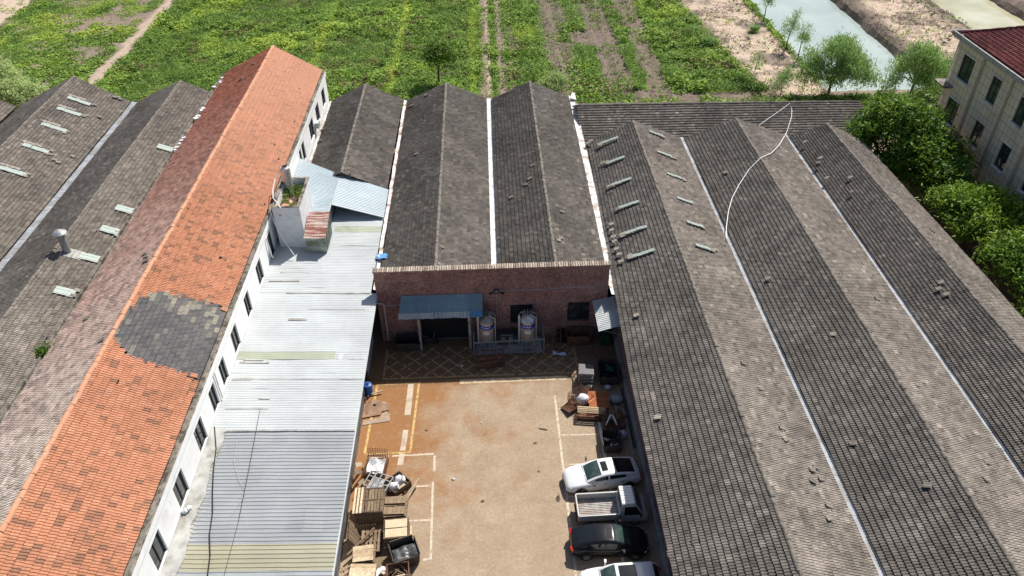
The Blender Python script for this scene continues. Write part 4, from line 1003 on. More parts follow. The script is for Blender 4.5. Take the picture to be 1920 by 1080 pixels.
m = MB(); m.tube([(-16.35, 54.1, 9.7), (-16.7, 53.6, 9.3), (-16.75, 52.6, 8.9), (-16.5, 51.4, 8.85), (-16.0, 50.6, 8.9), (-15.7, 50.1, 8.75)], .035, 6)
tag(m.build('white_hose', M['white_hose']), 'white pipe curling from the water tank over the tower edge', 'hose')
m = MB(); m.tube([(-16.55, 50.15, 8.6), (-16.3, 49.8, 7.6), (-15.7, 49.3, 6.3), (-15.0, 48.6, 5.45)], .03, 6)
tag(m.build('white_hose', M['white_hose']), 'thin white pipe hanging down the front of the tower onto the metal roof', 'hose')
RB = E('lean_to_box', 'small mossy metal cabin with rusty ribbed roof beside the tower', 'cabin', (-13.4, 50.8, 5.2))
m = MB(); corr(m, (-14.25, 52.25, 7.05), (-12.6, 52.25, 7.0), (-14.25, 49.3, 6.5), (-12.6, 49.3, 6.45), .22, .03, 0, 6, 41, dent=.02); m.build('roof', M['metal_rust'], RB)
m = MB(); corr(m, (-14.2, 49.45, 6.46), (-12.7, 49.45, 6.42), (-14.2, 49.45, 5.15), (-12.7, 49.45, 5.1), .2, .03, 0, 2, 42); corr(m, (-12.68, 49.45, 6.45), (-12.68, 52.1, 6.92), (-12.68, 49.45, 5.1), (-12.68, 52.1, 5.1), .2, .03, 0, 2, 43); m.b2((-14.2, 51.9, 5.1), (-12.75, 52.0, 6.85)); m.build('side_wall', M['metal_moss'], RB)

# cables and bits on the metal roof
fz = lambda x: zt+(zl-zt)*(x-TX)/(EX-TX)
m = MB(); pts = []
for (px, py) in ((402, 800), (405, 840), (400, 880), (398, 920), (398, 960), (392, 1000), (393, 1040), (388, 1078)):
    q = at(px, py, 5.2); q[2] = fz(q[0])+.09; pts.append(q)
m.tube(pts, .03, 6); tag(m.build('black_cable', M['black']), 'thick black cable lying across the near blue grey metal roof', 'cable')
m = MB(); m.tube([(-14.3, 33, fz(-14.3)+.1), (-13.9, 28.5, fz(-13.9)+.2), (-13.7, 25, fz(-13.7)+.12), (-13.6, 16, fz(-13.6)+.1)], .012, 4); tag(m.build('thin_wire', M['black']), 'thin dark wire running straight along the metal roof', 'wire')
m = MB(); m.tube([(-15.1, 30.6, fz(-15.1)+.1), (-14.9, 29, fz(-14.9)+.08), (-14.3, 27.7, fz(-14.3)+.08), (-13.75, 26.9, fz(-13.75)+.08), (-14.2, 25.4, fz(-14.2)+.08)], .010, 4); tag(m.build('thin_wire', M['frame_alu']), 'thin pale wire looping across the metal roof', 'wire')
for (px, py, lab) in ((354, 957, 'crumpled white bag on the roof edge below the white wall'), (348, 962, 'smaller white lump beside the crumpled bag on the roof edge'), (708, 478, 'white scrap by the blue rag near the brick corner')):
    q = at(px, py, 5.1); m = MB(); rr = np.random.default_rng(px); P = rr.normal(size=(14, 3))*[.13, .13, .09]+[q[0], q[1], fz(q[0])+.15]
    bm_ = MB(); bm_.lathe((q[0], q[1], fz(q[0])+.06), [(.02, 0), (.16, .05), (.2, .12), (.13, .22), (.02, .26)], 9); bm_.V[0] += rr.normal(0, .025, bm_.V[0].shape)
    tag(bm_.build('white_bag', M['white_sack'], smooth=True), lab, 'bag')
m = MB(); q = at(716, 481, 4.9); m.grid(np.array([[(q[0]+a*.22, q[1]+b*.16, 4.95+.06*math.sin(a*2+b*3)) for a in range(-2, 3)] for b in range(-2, 3)])); tag(m.build('blue_rag', M['awning_bright'], smooth=True), 'bright blue rag at the roof edge beside the brick hall', 'rag')
# white hose over the right halls
m = MB()
def roofz(x):
    for a, b, c in ((9, 13.9, 18.7), (18.9, 23.9, 28.9), (29.2, 32.9, 37)):
        if a <= x <= c: return 6.6-(abs(x-b)/((b-a) if x < b else (c-b)))*1.9 if b != 32.9 else 6.35-(abs(x-b)/(3.7))*1.65
    return 4.7
pts = []
for (px, py) in ((1362, 452), (1361, 430), (1365, 400), (1372, 375), (1385, 350), (1404, 321), (1425, 300), (1446, 290), (1460, 276), (1468, 262), (1475, 248), (1482, 228), (1483, 214), (1480, 199)):
    z_ = 5.7
    for _ in range(8): q = at(px, py, z_); z_ = (roofz(q[0]) if q[1] < 67.6 else 5.6-abs(q[1]-73)*.38)
    q[2] = z_+.19; pts.append(q)
for (px, py) in ((1462, 210), (1440, 227), (1422, 241)):
    z_ = 5
    for _ in range(8): q = at(px, py, z_); z_ = 5.6-abs(q[1]-73)*.38 if q[1] > 67.6 else roofz(q[0])
    q[2] = z_+.19; pts.append(q)
m.tube(pts, .036, 6); tag(m.build('white_hose', M['white_hose']), 'long white hose snaking over the grey tiled halls to the cross roof', 'hose')

# ------------------------------------------------------------------ tiled office building at the right
OF = E('office_building', 'cream tiled office block with dark windows and a red tiled hip roof', 'building', (52, 60, 0))
bx, by, bh = 45.6, 71.3, 12.6; ny_ = 40.0; ex = 62.0
k = NT('cream_wall_tile'); tc = k.N('ShaderNodeTexCoord'); sp = k.N('ShaderNodeSeparateXYZ'); k.link(tc.outputs['Object'], sp.inputs[0]); cb_ = k.N('ShaderNodeCombineXYZ'); k.link(k.math('ADD', sp.outputs['X'], sp.outputs['Y']), cb_.inputs[0]); k.link(sp.outputs['Z'], cb_.inputs[1])
b_ = k.N('ShaderNodeTexBrick'); b_.offset = 0; k.link(cb_.outputs[0], b_.inputs['Vector'])
for n_, v_ in (('Scale', 1.), ('Mortar Size', .022), ('Brick Width', .62), ('Row Height', .78), ('Mortar Smooth', .2)): b_.inputs[n_].default_value = v_
b_.inputs['Color1'].default_value = (.70, .61, .475, 1); b_.inputs['Color2'].default_value = (.65, .565, .44, 1); b_.inputs['Mortar'].default_value = (.24, .19, .14, 1)
c = k.mix(b_.outputs['Color'], k.ramp(k.noise(tc.outputs['Object'], .5, 6, .6), [(.3, .85), (.7, 1.08)]), 1., 'MULTIPLY'); M['cream'] = k.done(c, .6, 0, .3)
wy = [(69.0, 2.05), (64.1, 1.5), (59.6, 1.5), (55.2, 1.5), (50.8, 1.5), (46.4, 1.5)]
holes = []
for (yc, w_) in wy:
    for zb in (9.15, 4.85, .9): holes.append((yc-w_/2-ny_, zb, yc+w_/2-ny_, zb+2.35))
m = MB(); wall_holes(m, (bx, ny_, 0), (0, 1, 0), (0, 0, 1), (-1, 0, 0), by-ny_, bh, holes, .22)
m.b2((bx+.26, by-.25, 0), (ex, by, bh)); m.b2((bx+.26, ny_, 0), (ex, ny_+.25, bh)); m.b2((ex, ny_, 0), (ex+.25, by, bh)); m.add([(bx, by, 0), (bx+.27, by, 0), (bx+.27, by, bh), (bx, by, bh)], [[0, 1, 2, 3]])
m.build('wall', M['cream'], OF)
for h_ in holes: window(OF, (bx, ny_+h_[0], h_[1]), (0, 1, 0), (0, 0, 1), (-1, 0, 0), h_[2]-h_[0], 2.35, M['frame_dark'], M['glass_green'], 2, 2, depth=.18, sill=M['gutter'], hood=True)
m = MB()
for yy in (66.7, 61.9, 57.4, 53, 48.6): m.b2((bx-.09, yy-.14, 0), (bx-.003, yy+.14, bh-.05))
m.build('pilaster', mat('brown_grey_pilaster', (.40, .33, .26), .7, .15), OF)
m = MB(); m.b2((bx-.7, ny_-.6, bh), (ex+.7, by+.65, bh+.12)); m.b2((bx-.72, ny_-.62, bh+.12), (bx-.56, by+.67, bh+.45)); m.b2((bx-.55, by+.51, bh+.12), (ex+.7, by+.67, bh+.45)); m.build('cornice', M['conc_grey'], OF)
m = MB(); m.b2((bx-.559, ny_-.5, bh+.125), (bx-.1, by+.5, bh+.16)); m.build('roof_channel', M['dark_gap'], OF)
M['tile_red'] = tile_mat('maroon_tile', [(0, (.085, .024, .026)), (.5, (.135, .034, .036)), (1, (.19, .055, .055))], (.24, .11, .10), .4)
sl_ = .47; half = 8.2; z0 = bh+.35; xa, ya = bx-.15, by+.15
m = tile_slope((xa+half, ny_, z0+half*sl_), (xa+half, ya-half, z0+half*sl_), (xa, ny_, z0), (xa, ya-half, z0), .30, .36, .05, .05, 1, seed=170)
ro = m.build('roof_slope', M['tile_red'], OF)
n_ = 24; hp = MB()
def hipmask(c, J): return (ya-c[:, 1]) > (c[:, 0]-xa)
m = tile_slope((xa+half, ya-half, z0+half*sl_), (xa+half, ya, z0+half*sl_), (xa, ya-half, z0), (xa, ya, z0), .30, .36, .05, .05, 1, seed=171, mask=hipmask); m.build('roof_hip', M['tile_red'], ro)
m = MB(); m.add([(xa, ny_, z0-.04), (xa+half, ny_, z0+half*sl_-.04), (xa+half, ya-half, z0+half*sl_-.04), (xa, ya, z0-.04)], [[0, 1, 2, 3]]); m.add([(xa, ya, z0-.02), (xa+half, ya-half, z0+half*sl_-.02), (xa+2*half, ya, z0-.02)], [[0, 1, 2]])
m.add([(xa+half, ny_, z0+half*sl_-.02), (xa+2*half, ny_, z0-.02), (xa+2*half, ya, z0-.02), (xa+half, ya-half, z0+half*sl_-.02)], [[0, 1, 2, 3]]); m.build('roof_deck', M['tile_red'], OF)
ridge_caps((xa+.05, ya-.05, z0+.08), (xa+half, ya-half, z0+half*sl_+.08), .14, .4, 172, 0.).build('hip_cap', M['tile_red'], OF)
m = MB(); m.b2((bx-.9, 69.9, 8.0), (bx-.005, 71.6, 8.12)); m.b2((bx-.9, 71.32, 8.0), (bx+.6, 72.1, 8.11)); m.build('rain_ledge', M['conc_dark'], OF)
m = MB(); m.tube([(bx-.12, 60.9, 2.5), (bx-.12, 60.9, 0)], .09, 8); m.tube([(bx-.14, 71.2, bh), (bx-.14, 71.2, 0)], .06, 6); m.build('drain_pipe', M['pipe_white'], OF)
# ------------------------------------------------------------------ trees
def leaf_mat(name, stops, trans=.35):
    k = NT(name); v = k.obj()
    c = k.ramp(k.attr('tint').outputs['Fac'], stops)
    tr = k.N('ShaderNodeBsdfTranslucent'); k.link(c, tr.inputs['Color'])
    ms = k.N('ShaderNodeMixShader'); ms.inputs[0].default_value = trans
    k.done(c, .55, 0, .35); k.link(k.p.outputs[0], ms.inputs[1]); k.link(tr.outputs[0], ms.inputs[2]); k.link(ms.outputs[0], k.n['Material Output'].inputs[0])
    return k.m
M['leaf_camphor'] = leaf_mat('camphor_leaves', [(0, (.05, .11, .016)), (.4, (.13, .245, .028)), (.75, (.25, .38, .04)), (1, (.40, .50, .06))])
M['leaf_willow'] = leaf_mat('willow_leaves', [(0, (.17, .29, .085)), (.5, (.30, .46, .15)), (1, (.46, .59, .24))], .45)
M['leaf_pale'] = leaf_mat('pale_willow_leaves', [(0, (.26, .36, .13)), (.5, (.42, .53, .21)), (1, (.58, .66, .32))], .45)
M['leaf_dark'] = leaf_mat('dark_tree_leaves', [(0, (.06, .13, .022)), (.5, (.13, .24, .038)), (1, (.25, .36, .06))])
M['bark'] = mat('bark', (.10, .08, .06), .95, .3, 6.)

def tree(name, label, cat, base, lobes, clumps, per, leaf, m, trunk_r=.18, droop=0., spread=.42, group=None, seed=1, asp=.5, tb=0.):
    """lobes: (dx,dy,z,rx,rz) ellipsoids above the base; leaves sit in clumps through their outer part"""
    r = np.random.default_rng(seed); T = E(name, label, cat, base, group); base = np.asarray(base, float)
    vol = np.array([q[3]**2*q[4] for q in lobes]); pick = r.choice(len(lobes), clumps, p=vol/vol.sum())
    Lb = np.array(lobes, float)[pick]
    d = r.normal(size=(clumps, 3)); d[:, 2] = np.where(d[:, 2] < -.4, -d[:, 2], d[:, 2]); d /= np.linalg.norm(d, axis=1)[:, None]
    rad = r.random(clumps)**.45
    cc = base+Lb[:, :3]+d*rad[:, None]*np.stack([Lb[:, 3], Lb[:, 3], Lb[:, 4]], 1)*r.uniform(.85, 1.12, (clumps, 1))
    sz = r.uniform(.6, 1.35, clumps)
    n = clumps*per; off = r.normal(size=(n, 3))*np.repeat(sz, per)[:, None]*spread*np.array([1, 1, .7])
    if droop: off[:, 2] -= np.abs(r.normal(0, droop, n)); off[:, :2] *= .8
    C = np.repeat(cc, per, 0)+off
    C[:, 2] = np.maximum(C[:, 2], base[2]+.15)
    V, F = leaf_quads(C, leaf, r, .3, asp, .45)
    if droop:
        Q = V.reshape(-1, 4, 3); mid = Q.mean(1, keepdims=True); Q = mid+(Q-mid)*[.7, .7, 1.5]; V = Q.reshape(-1, 3)
    t = np.clip(np.repeat(r.normal(.45, .16, clumps), per)+r.normal(0, .09, n)+tb, 0, 1)
    cr = MB(); cr.add(V, F, 0, t); cr.build('crown', m, T)
    tk = MB(); top = np.array([np.mean([q[0] for q in lobes])*.6, np.mean([q[1] for q in lobes])*.6, max(q[2] for q in lobes)])
    fork = base+np.array([top[0]*.3, top[1]*.3, min(q[2]-q[4]*.4 for q in lobes)*.75+.25])
    tk.tube([base-[0, 0, .3], base+(fork-base)*.5+r.normal(0, .06, 3), fork], [trunk_r*1.3, trunk_r, trunk_r*.85], 8)
    for q in list(lobes):
        e_ = base+np.array(q[:3])+[0, 0, q[4]*.35]; mid = (fork+e_)/2+r.normal(0, .2, 3)
        tk.tube([fork, mid, e_], [trunk_r*.65, trunk_r*.4, trunk_r*.12], 6)
        for _ in range(4):
            d_ = r.normal(size=3); d_[2] = abs(d_[2])*.5; d_ /= np.linalg.norm(d_)
            tk.tube([mid, mid*.4+e_*.6+d_*q[3]*.3, e_+d_*[q[3]*.85, q[3]*.85, q[4]*.5]], [trunk_r*.28, trunk_r*.18, trunk_r*.05], 5)
    tk.build('trunk', M['bark'], T)
    return T

def g0(x, y): return float(gz(np.array([x]), np.array([y]))[0])
TG = 'dense green trees between the tiled hall and the office block'
tree('broadleaf_tree', 'largest dark green tree, round, at the far corner of the tiled hall', 'tree', (39.7, 65.6, 0),
     [(0, 0, 6.2, 3.1, 2.6), (-2.6, 1.2, 4.9, 2.2, 1.9), (2.3, 1.0, 5.5, 2.2, 2.0), (.6, -3.0, 4.9, 2.6, 2.1), (-1.0, 2.6, 6.3, 2.2, 1.9), (1.0, 3.2, 5.6, 2.0, 1.8), (1.6, -5.4, 3.8, 2.2, 1.9), (-1.2, -2.6, 3.4, 2.0, 1.9), (3.0, -2.6, 4.2, 2.2, 2.0), (.2, -4.6, 2.6, 1.8, 1.7), (-2.0, -.5, 2.4, 1.7, 1.6), (2.8, -6.4, 2.4, 1.9, 1.7)], 1250, 24, .31, M['leaf_camphor'], .26, seed=1, group=TG, tb=-.08)
tree('broadleaf_tree', 'middle bright green tree between the largest dark tree and those at the frame edge', 'tree', (41.3, 54.2, 0),
     [(0, 0, 3.9, 2.5, 2.1), (-1.6, 1.5, 3.5, 1.9, 1.7), (1.7, .8, 3.7, 1.9, 1.7), (0, -2.2, 3.6, 2.1, 1.8), (1.8, -2.6, 3.4, 1.8, 1.6), (-1.3, -1.8, 3.0, 1.7, 1.5)], 600, 26, .30, M['leaf_camphor'], .2, seed=2, group=TG, tb=.12)
tree('broadleaf_tree', 'bright tree at the frame edge, nearest the camera of the dense trees', 'tree', (42.0, 46.4, 0),
     [(0, 0, 4.2, 2.6, 2.2), (-2.0, .8, 3.5, 2.0, 1.8), (1.8, 1.2, 4.2, 2.0, 1.8), (-1.0, -2.4, 3.4, 2.2, 1.9), (1.4, -2.4, 3.8, 2.0, 1.8), (-1.4, -4.4, 3.0, 1.9, 1.7)], 620, 26, .30, M['leaf_camphor'], .2, seed=3, group=TG, tb=.10)
tree('broadleaf_tree', 'bright green tree half cut by the frame edge below the lowest office windows', 'tree', (44.2, 51.5, 0),
     [(0, 0, 4.0, 2.0, 1.9), (-.8, -1.6, 3.6, 1.7, 1.6), (.2, 1.8, 3.4, 1.6, 1.5)], 300, 26, .30, M['leaf_camphor'], .18, seed=4, group=TG, tb=.05)
# pond willows
wy_ = at(1562, 182)
tree('willow_tree', 'big airy willow standing at the near end of the pale pond', 'tree', (41.6, 87.2, g0(41.6, 87.2)),
     [(.2, 0, 4.9, 2.3, 1.7), (-2.4, .4, 3.4, 1.7, 1.5), (2.5, -.3, 3.4, 1.9, 1.6), (1.0, 1.6, 5.5, 1.6, 1.2), (-1.0, -1.3, 2.8, 1.9, 1.5), (3.6, -1, 2.3, 1.4, 1.3), (-2.9, .8, 4.8, 1.1, 1.1), (.8, -1.4, 3.2, 1.8, 1.5), (-3.6, .2, 2.2, 1.0, 1.3), (2.2, .9, 4.9, 1.3, 1.1), (-1.2, .6, 5.9, .9, .8)], 700, 20, .33, M['leaf_willow'], .15, .55, .40, seed=5, asp=.28)
tree('willow_tree', 'loose pale willow before the bare bank, left of the cream office block', 'tree', (51.3, 86.4, g0(51.3, 86.4)),
     [(0, 0, 4.6, 1.9, 1.6), (-1.9, .3, 3.2, 1.6, 1.5), (2.3, -.6, 3.2, 1.8, 1.5), (3.7, -1.6, 2.0, 1.5, 1.3), (-.6, 1.1, 5.6, 1.1, 1.0), (1.1, .5, 5.2, 1.0, .9), (.4, -1.2, 2.4, 1.6, 1.4), (-3.2, -.5, 2.0, 1.2, 1.2)], 470, 20, .33, M['leaf_willow'], .13, .55, .42, seed=6, asp=.28)
tree('willow_tree', 'wispy young willow sapling leaning over the left pond edge, tallest there', 'tree', (41.0, 101.5, g0(41, 101.5)),
     [(0, 0, 3.4, 1.2, 1.2), (.5, .2, 4.6, .9, .9), (-.6, -.2, 2.6, .8, .8)], 90, 13, .26, M['leaf_willow'], .08, .3, .3, seed=7, asp=.24)
tree('willow_tree', 'slim willow sapling nearest the big willow on the pond edge', 'tree', (41.3, 97.8, g0(41.3, 97.8)),
     [(.2, 0, 3.0, .9, 1.2), (.4, .3, 4.2, .7, .8)], 70, 13, .26, M['leaf_willow'], .07, .35, .28, seed=8, asp=.24)
tree('willow_tree', 'small willow sapling at the top of the photo on the pond edge', 'tree', (41.2, 112.8, g0(41.2, 112.8)),
     [(.2, 0, 2.8, .9, 1.0), (.4, .3, 3.6, .8, .8)], 70, 13, .26, M['leaf_willow'], .07, .25, .3, seed=9, asp=.24)
tree('willow_shrub', 'grey green willow shrub behind the cross roof, left of the big willow', 'shrub', (35.7, 87.3, g0(35.7, 87.3)),
     [(0, 0, 2.0, 1.1, 1.2), (.6, .2, 2.9, .8, .8), (-.4, 0, 1.0, .9, .8)], 110, 12, .24, M['leaf_willow'], .06, .25, .3, seed=10, asp=.26)
tree('willow_shrub', 'sparse thin shrub on the pale bare bank beside the pond', 'shrub', (34.5, 94.0, g0(34.5, 94)),
     [(0, 0, 1.0, .9, .8), (.3, .2, 1.8, .6, .6)], 34, 8, .2, M['leaf_willow'], .05, .1, .3, seed=11, asp=.3)
# field tree, bush and left trees
tree('field_tree', 'single round dark tree standing in the green field behind the gables', 'tree', (-5.8, 92.2, g0(-5.8, 92.2)),
     [(0, 0, 4.1, 1.7, 1.7), (-.8, .2, 3.4, 1.3, 1.3), (.9, -.1, 3.7, 1.3, 1.4), (0, .6, 4.9, 1.1, 1.0)], 260, 20, .24, M['leaf_dark'], .12, seed=12, group=None, tb=.2)
tree('willow_shrub', 'pale grey green bush on the bare strip behind the middle gables', 'shrub', (8.1, 89.3, g0(8.1, 89.3)),
     [(0, 0, 1.1, 1.6, 1.1), (.9, .2, 1.5, 1.1, .9), (-.9, -.2, .9, 1.1, .8)], 260, 16, .24, M['leaf_pale'], .07, .1, .3, seed=13, asp=.4, tb=.1)
tree('willow_tree', 'grey green willow cut by the frame at the far left', 'tree', (-57.6, 88.8, g0(-57.6, 88.8)),
     [(0, 0, 4.4, 2.4, 2.0), (-2.2, .5, 5.2, 2.4, 2.0), (1.6, .2, 3.0, 1.9, 1.7), (-2.5, 0, 2.6, 2.0, 1.6), (.4, -.8, 2.2, 1.8, 1.5)], 480, 20, .32, M['leaf_pale'], .14, 0., .44, seed=14, asp=.42, tb=.22)
tree('willow_tree', 'lower bushy willow right of the frame-cut one, above the far left roofs', 'tree', (-53.0, 86.0, g0(-53, 86)),
     [(0, 0, 2.4, 2.2, 1.7), (1.8, .2, 1.7, 1.6, 1.3), (-1.6, .2, 3.0, 1.7, 1.4)], 360, 20, .32, M['leaf_pale'], .1, 0., .44, seed=15, asp=.42, tb=.25)
tree('willow_shrub', 'small weed bush sprouting in the gutter between the grey hall and the faded red slope', 'shrub', (-27.35, 35.6, 4.7),
     [(0, 0, 3.2, .35, .55), (.1, .4, 2.9, .3, .4)], 40, 10, .2, M['leaf_dark'], .03, 0, .16, seed=16)
# low dark bushes at the foot of the bank
for i, (x, y, s_, lab) in enumerate(((31.4, 90.2, .8, 'dark green bush at the right tip of the crop patch'), (33.2, 87.6, 1.0, 'dark bush right behind the cross roof next to the willow shrub'), (32.3, 89.3, .6, 'tiny dark bush between the crop patch and the bank'), (38.6, 108.6, .7, 'grey green tuft high on the pale bank'), (29.6, 108.0, .9, 'broad grey green tuft at the edge of the bare bank'), (30.5, 103, .9, 'grassy grey green clump above the crop patch edge'))):
    tree('low_bush', lab, 'bush', (x, y, g0(x, y)), [(0, 0, .6*s_, 1.0*s_, .7*s_), (.5*s_, .2, .8*s_, .6*s_, .5*s_)], 60, 12, .22, M['leaf_dark'] if i < 3 else M['leaf_willow'], .05, 0, .25, seed=30+i)
# ------------------------------------------------------------------ cars
def car_paint(name, col, rough=.22, spec=.5, coat=.6):
    k = NT(name); v = k.obj(); c = k.mix(col, k.ramp(k.noise(v, 2., 5), [(.3, .93), (.7, 1.05)]), 1., 'MULTIPLY')
    k.done(c, rough, 0, spec); k.p.inputs['Coat Weight'].default_value = coat; k.p.inputs['Coat Roughness'].default_value = .06
    return k.m
M['car_white'] = car_paint('white_car_paint', (.80, .81, .82))
M['car_black'] = car_paint('black_car_paint', (.009, .010, .013), .18, .3, .25)
M['car_silver'] = car_paint('silver_van_paint', (.46, .46, .45), .35)
M['car_glass'] = mat('car_glass', (.012, .015, .017), .04, .1, .5, spec=.6)
M['car_glass_green'] = mat('green_windscreen', (.03, .055, .052), .05, .1, .5, (.07, .10, .095), 1.5, (.45, .6), spec=.6)
M['tyre'] = mat('tyre_rubber', (.02, .02, .021), .8, .2)
M['alloy'] = mat('alloy_rim', (.45, .45, .46), .3, .1, metal=.7)
M['lamp_red'] = mat('red_tail_lamp', (.50, .015, .012), .2, .1)
M['lamp_clear'] = mat('clear_head_lamp', (.45, .47, .50), .12, .2, 6., spec=.6)
M['trim'] = mat('black_trim', (.02, .02, .022), .5, .1)

def interp(tab, x):
    t = np.array(tab); return np.interp(x, t[:, 0], t[:, 1])
def smooth_tab(tab, n):
    t = np.array(tab, float); xs_ = np.linspace(t[0, 0], t[-1, 0], n); out = []
    for c in range(1, t.shape[1]):
        y_ = np.interp(xs_, t[:, 0], t[:, c]); out.append(y_)
    return xs_, out

def car(name, label, loc, rz, L, Wd, H, paint, style='sedan', glass='car_glass', sunroof=None, group=None, rim='alloy'):
    T = E(name, label, 'car', (0, 0, 0), group); hw = Wd/2
    # lower body: x/L, top height, half width, bottom height
    st = [(-.50, .60, .74, .36), (-.485, .86, .84, .28), (-.45, .95, .91, .23), (-.38, .985, .96, .20), (-.25, .97, 1., .18), (0, .955, 1., .17), (.18, .95, 1., .17), (.30, .90, .985, .18), (.40, .81, .94, .2), (.46, .70, .86, .22), (.49, .58, .74, .27), (.50, .46, .66, .32)]
    if style == 'suv': st = [(a, b*1.12 if a > -.45 else b*1.15, c, d+.05) for a, b, c, d in st]
    st = np.array(st); n = 36
    xs_ = np.concatenate([np.linspace(-.5, -.42, 7), np.linspace(-.40, .38, 20), np.linspace(.40, .5, 9)])
    def cub(c):
        y_ = np.interp(xs_, st[:, 0], st[:, c]); 
        for _ in range(2): y_[1:-1] = .25*y_[:-2]+.5*y_[1:-1]+.25*y_[2:]
        return y_
    zt_, hw_, zb_ = cub(1), cub(2)*hw, cub(3)
    ring = []
    for x, zt1, w1, zb1 in zip(xs_, zt_, hw_, zb_):
        h = zt1-zb1
        half = [(0, zb1), (w1*.86, zb1), (w1*.965, zb1+h*.16), (w1*.99, zb1+h*.40), (w1, zb1+h*.62), (w1*.965, zb1+h*.86), (w1*.90, zt1-h*.04), (w1*.80, zt1), (w1*.42, zt1+.018), (0, zt1+.025)]
        ring.append([(x*L, y_, z) for y_, z in half]+[(x*L, -y_, z) for y_, z in half[-2:0:-1]])
    ring = np.array(ring); m_ = ring.shape[1]
    b = MB(); P = np.concatenate([ring, ring[:, :1]], 1); b.grid(P)
    b.add(ring[0], [list(range(m_))]); b.add(ring[-1], [list(range(m_))[::-1]])
    # greenhouse: rear glass base, roof rear, roof front, windscreen base
    K = {'sedan': (-.435, -.20, .045, .255), 'fast': (-.455, -.15, .03, .235), 'suv': (-.475, -.36, .06, .245)}[style]
    zb0 = lambda x: np.interp(x/L, xs_, zt_)+.01
    def roof(x):
        t = x/L
        if t <= K[1]: return zb0(x)+(H-.03-zb0(K[1]*L))*((t-K[0])/(K[1]-K[0])) + .05*math.sin(math.pi*(t-K[0])/(K[1]-K[0]))
        if t >= K[2]: return zb0(x)+(H-.02-zb0(K[2]*L))*((K[3]-t)/(K[3]-K[2])) + .05*math.sin(math.pi*(K[3]-t)/(K[3]-K[2]))
        u = (t-K[1])/(K[2]-K[1]); return H-.03+.01*u+.035*math.sin(math.pi*u)
    TT = [(0, .0), (.15, .0), (.42, .0), (.56, .0), (.75, 0), (1., 0)]
    def sec(x, t):
        """point on the greenhouse skin at station x, t from 0 (belt) to 1 (roof centre)"""
        zr, zb1 = roof(x), zb0(x); f = max(0., (zr-zb1)/(H-zb0(0)))
        wb = np.interp(x/L, [K[0], K[1], K[2], K[3]], [.74, .90, .91, .80])*hw; wt = np.interp(x/L, [K[0], K[1], K[2], K[3]], [.62, .68, .70, .66])*hw
        pts = [(0, wb, zb1-.02), (.42, wt+.05+(wb-wt)*(1-f)*.6, zb1+(zr-zb1)*.80), (.56, wt-.02, zb1+(zr-zb1)*.95), (.75, wt*.72, zr-.006*f), (1., 0., zr+.012*f)]
        a = np.array(pts); return np.array([x, np.interp(t, a[:, 0], a[:, 1]), np.interp(t, a[:, 0], a[:, 2])])
    gx = np.concatenate([np.linspace(K[0], K[1], 9)[:-1], np.linspace(K[1], K[2], 9)[:-1], np.linspace(K[2], K[3], 9)])*L
    ts = [0, .2, .42, .49, .56, .65, .75, .88, 1.]
    G_ = np.array([[sec(x, t) for t in ts]+[sec(x, t)*[1, -1, 1] for t in ts[-2::-1]] for x in gx]); b.grid(G_)
    bo = b.build('body', paint, T, smooth=True, local=True)
    def patch(nm, m, x0, x1, t0, t1, both=False, sides=(1,), off=.012, nx=7, nt=5):
        for s in sides:
            q = MB()
            if both:
                tt = list(np.linspace(t0, 1, nt)); A_ = np.array([[sec(x, t) for t in tt]+[sec(x, t)*[1, -1, 1] for t in tt[-2::-1]] for x in np.linspace(x0, x1, nx)*L])
            else: A_ = np.array([[sec(x, t)*[1, s, 1] for t in np.linspace(t0, t1, nt)] for x in np.linspace(x0, x1, nx)*L])
            c = A_.mean((0, 1)); du = np.gradient(A_, axis=0); dv = np.gradient(A_, axis=1); nn_ = np.cross(du, dv); nn_ /= np.linalg.norm(nn_, axis=-1)[..., None]+1e-9
            ref = np.array([0, 0 if both else s, 1.2 if both else .3]); sg = np.sign((nn_*ref).sum(-1))[..., None]
            q.grid(A_+nn_*sg*off); q.build(nm, m, T, smooth=True, local=True)
    patch('windscreen', M['car_glass_green'] if glass != 'car_glass' else M['car_glass_green'], K[2]+.012, K[3]-.012, .60, 1, True)
    if style == 'suv': patch('rear_window', M['car_glass'], K[0]+.02, K[1]-.02, .62, 1, True)
    else: patch('rear_window', M['car_glass'], K[0]+.05 if style == 'fast' else K[0]+.02, K[1]-.01, .60, 1, True)
    xm = (K[1]+K[2])/2+.01
    rr_ = K[1]-(.13 if style == 'fast' else .10 if style == 'sedan' else .03)
    patch('side_window', M['car_glass'], rr_, xm-.012, .10, .38, False, (1, -1)); patch('side_window', M['car_glass'], xm+.012, K[2]+.10, .10, .38, False, (1, -1))
    if sunroof: patch('sunroof', M['car_glass'], sunroof[0], sunroof[1], sunroof[2], 1, True, off=.008)
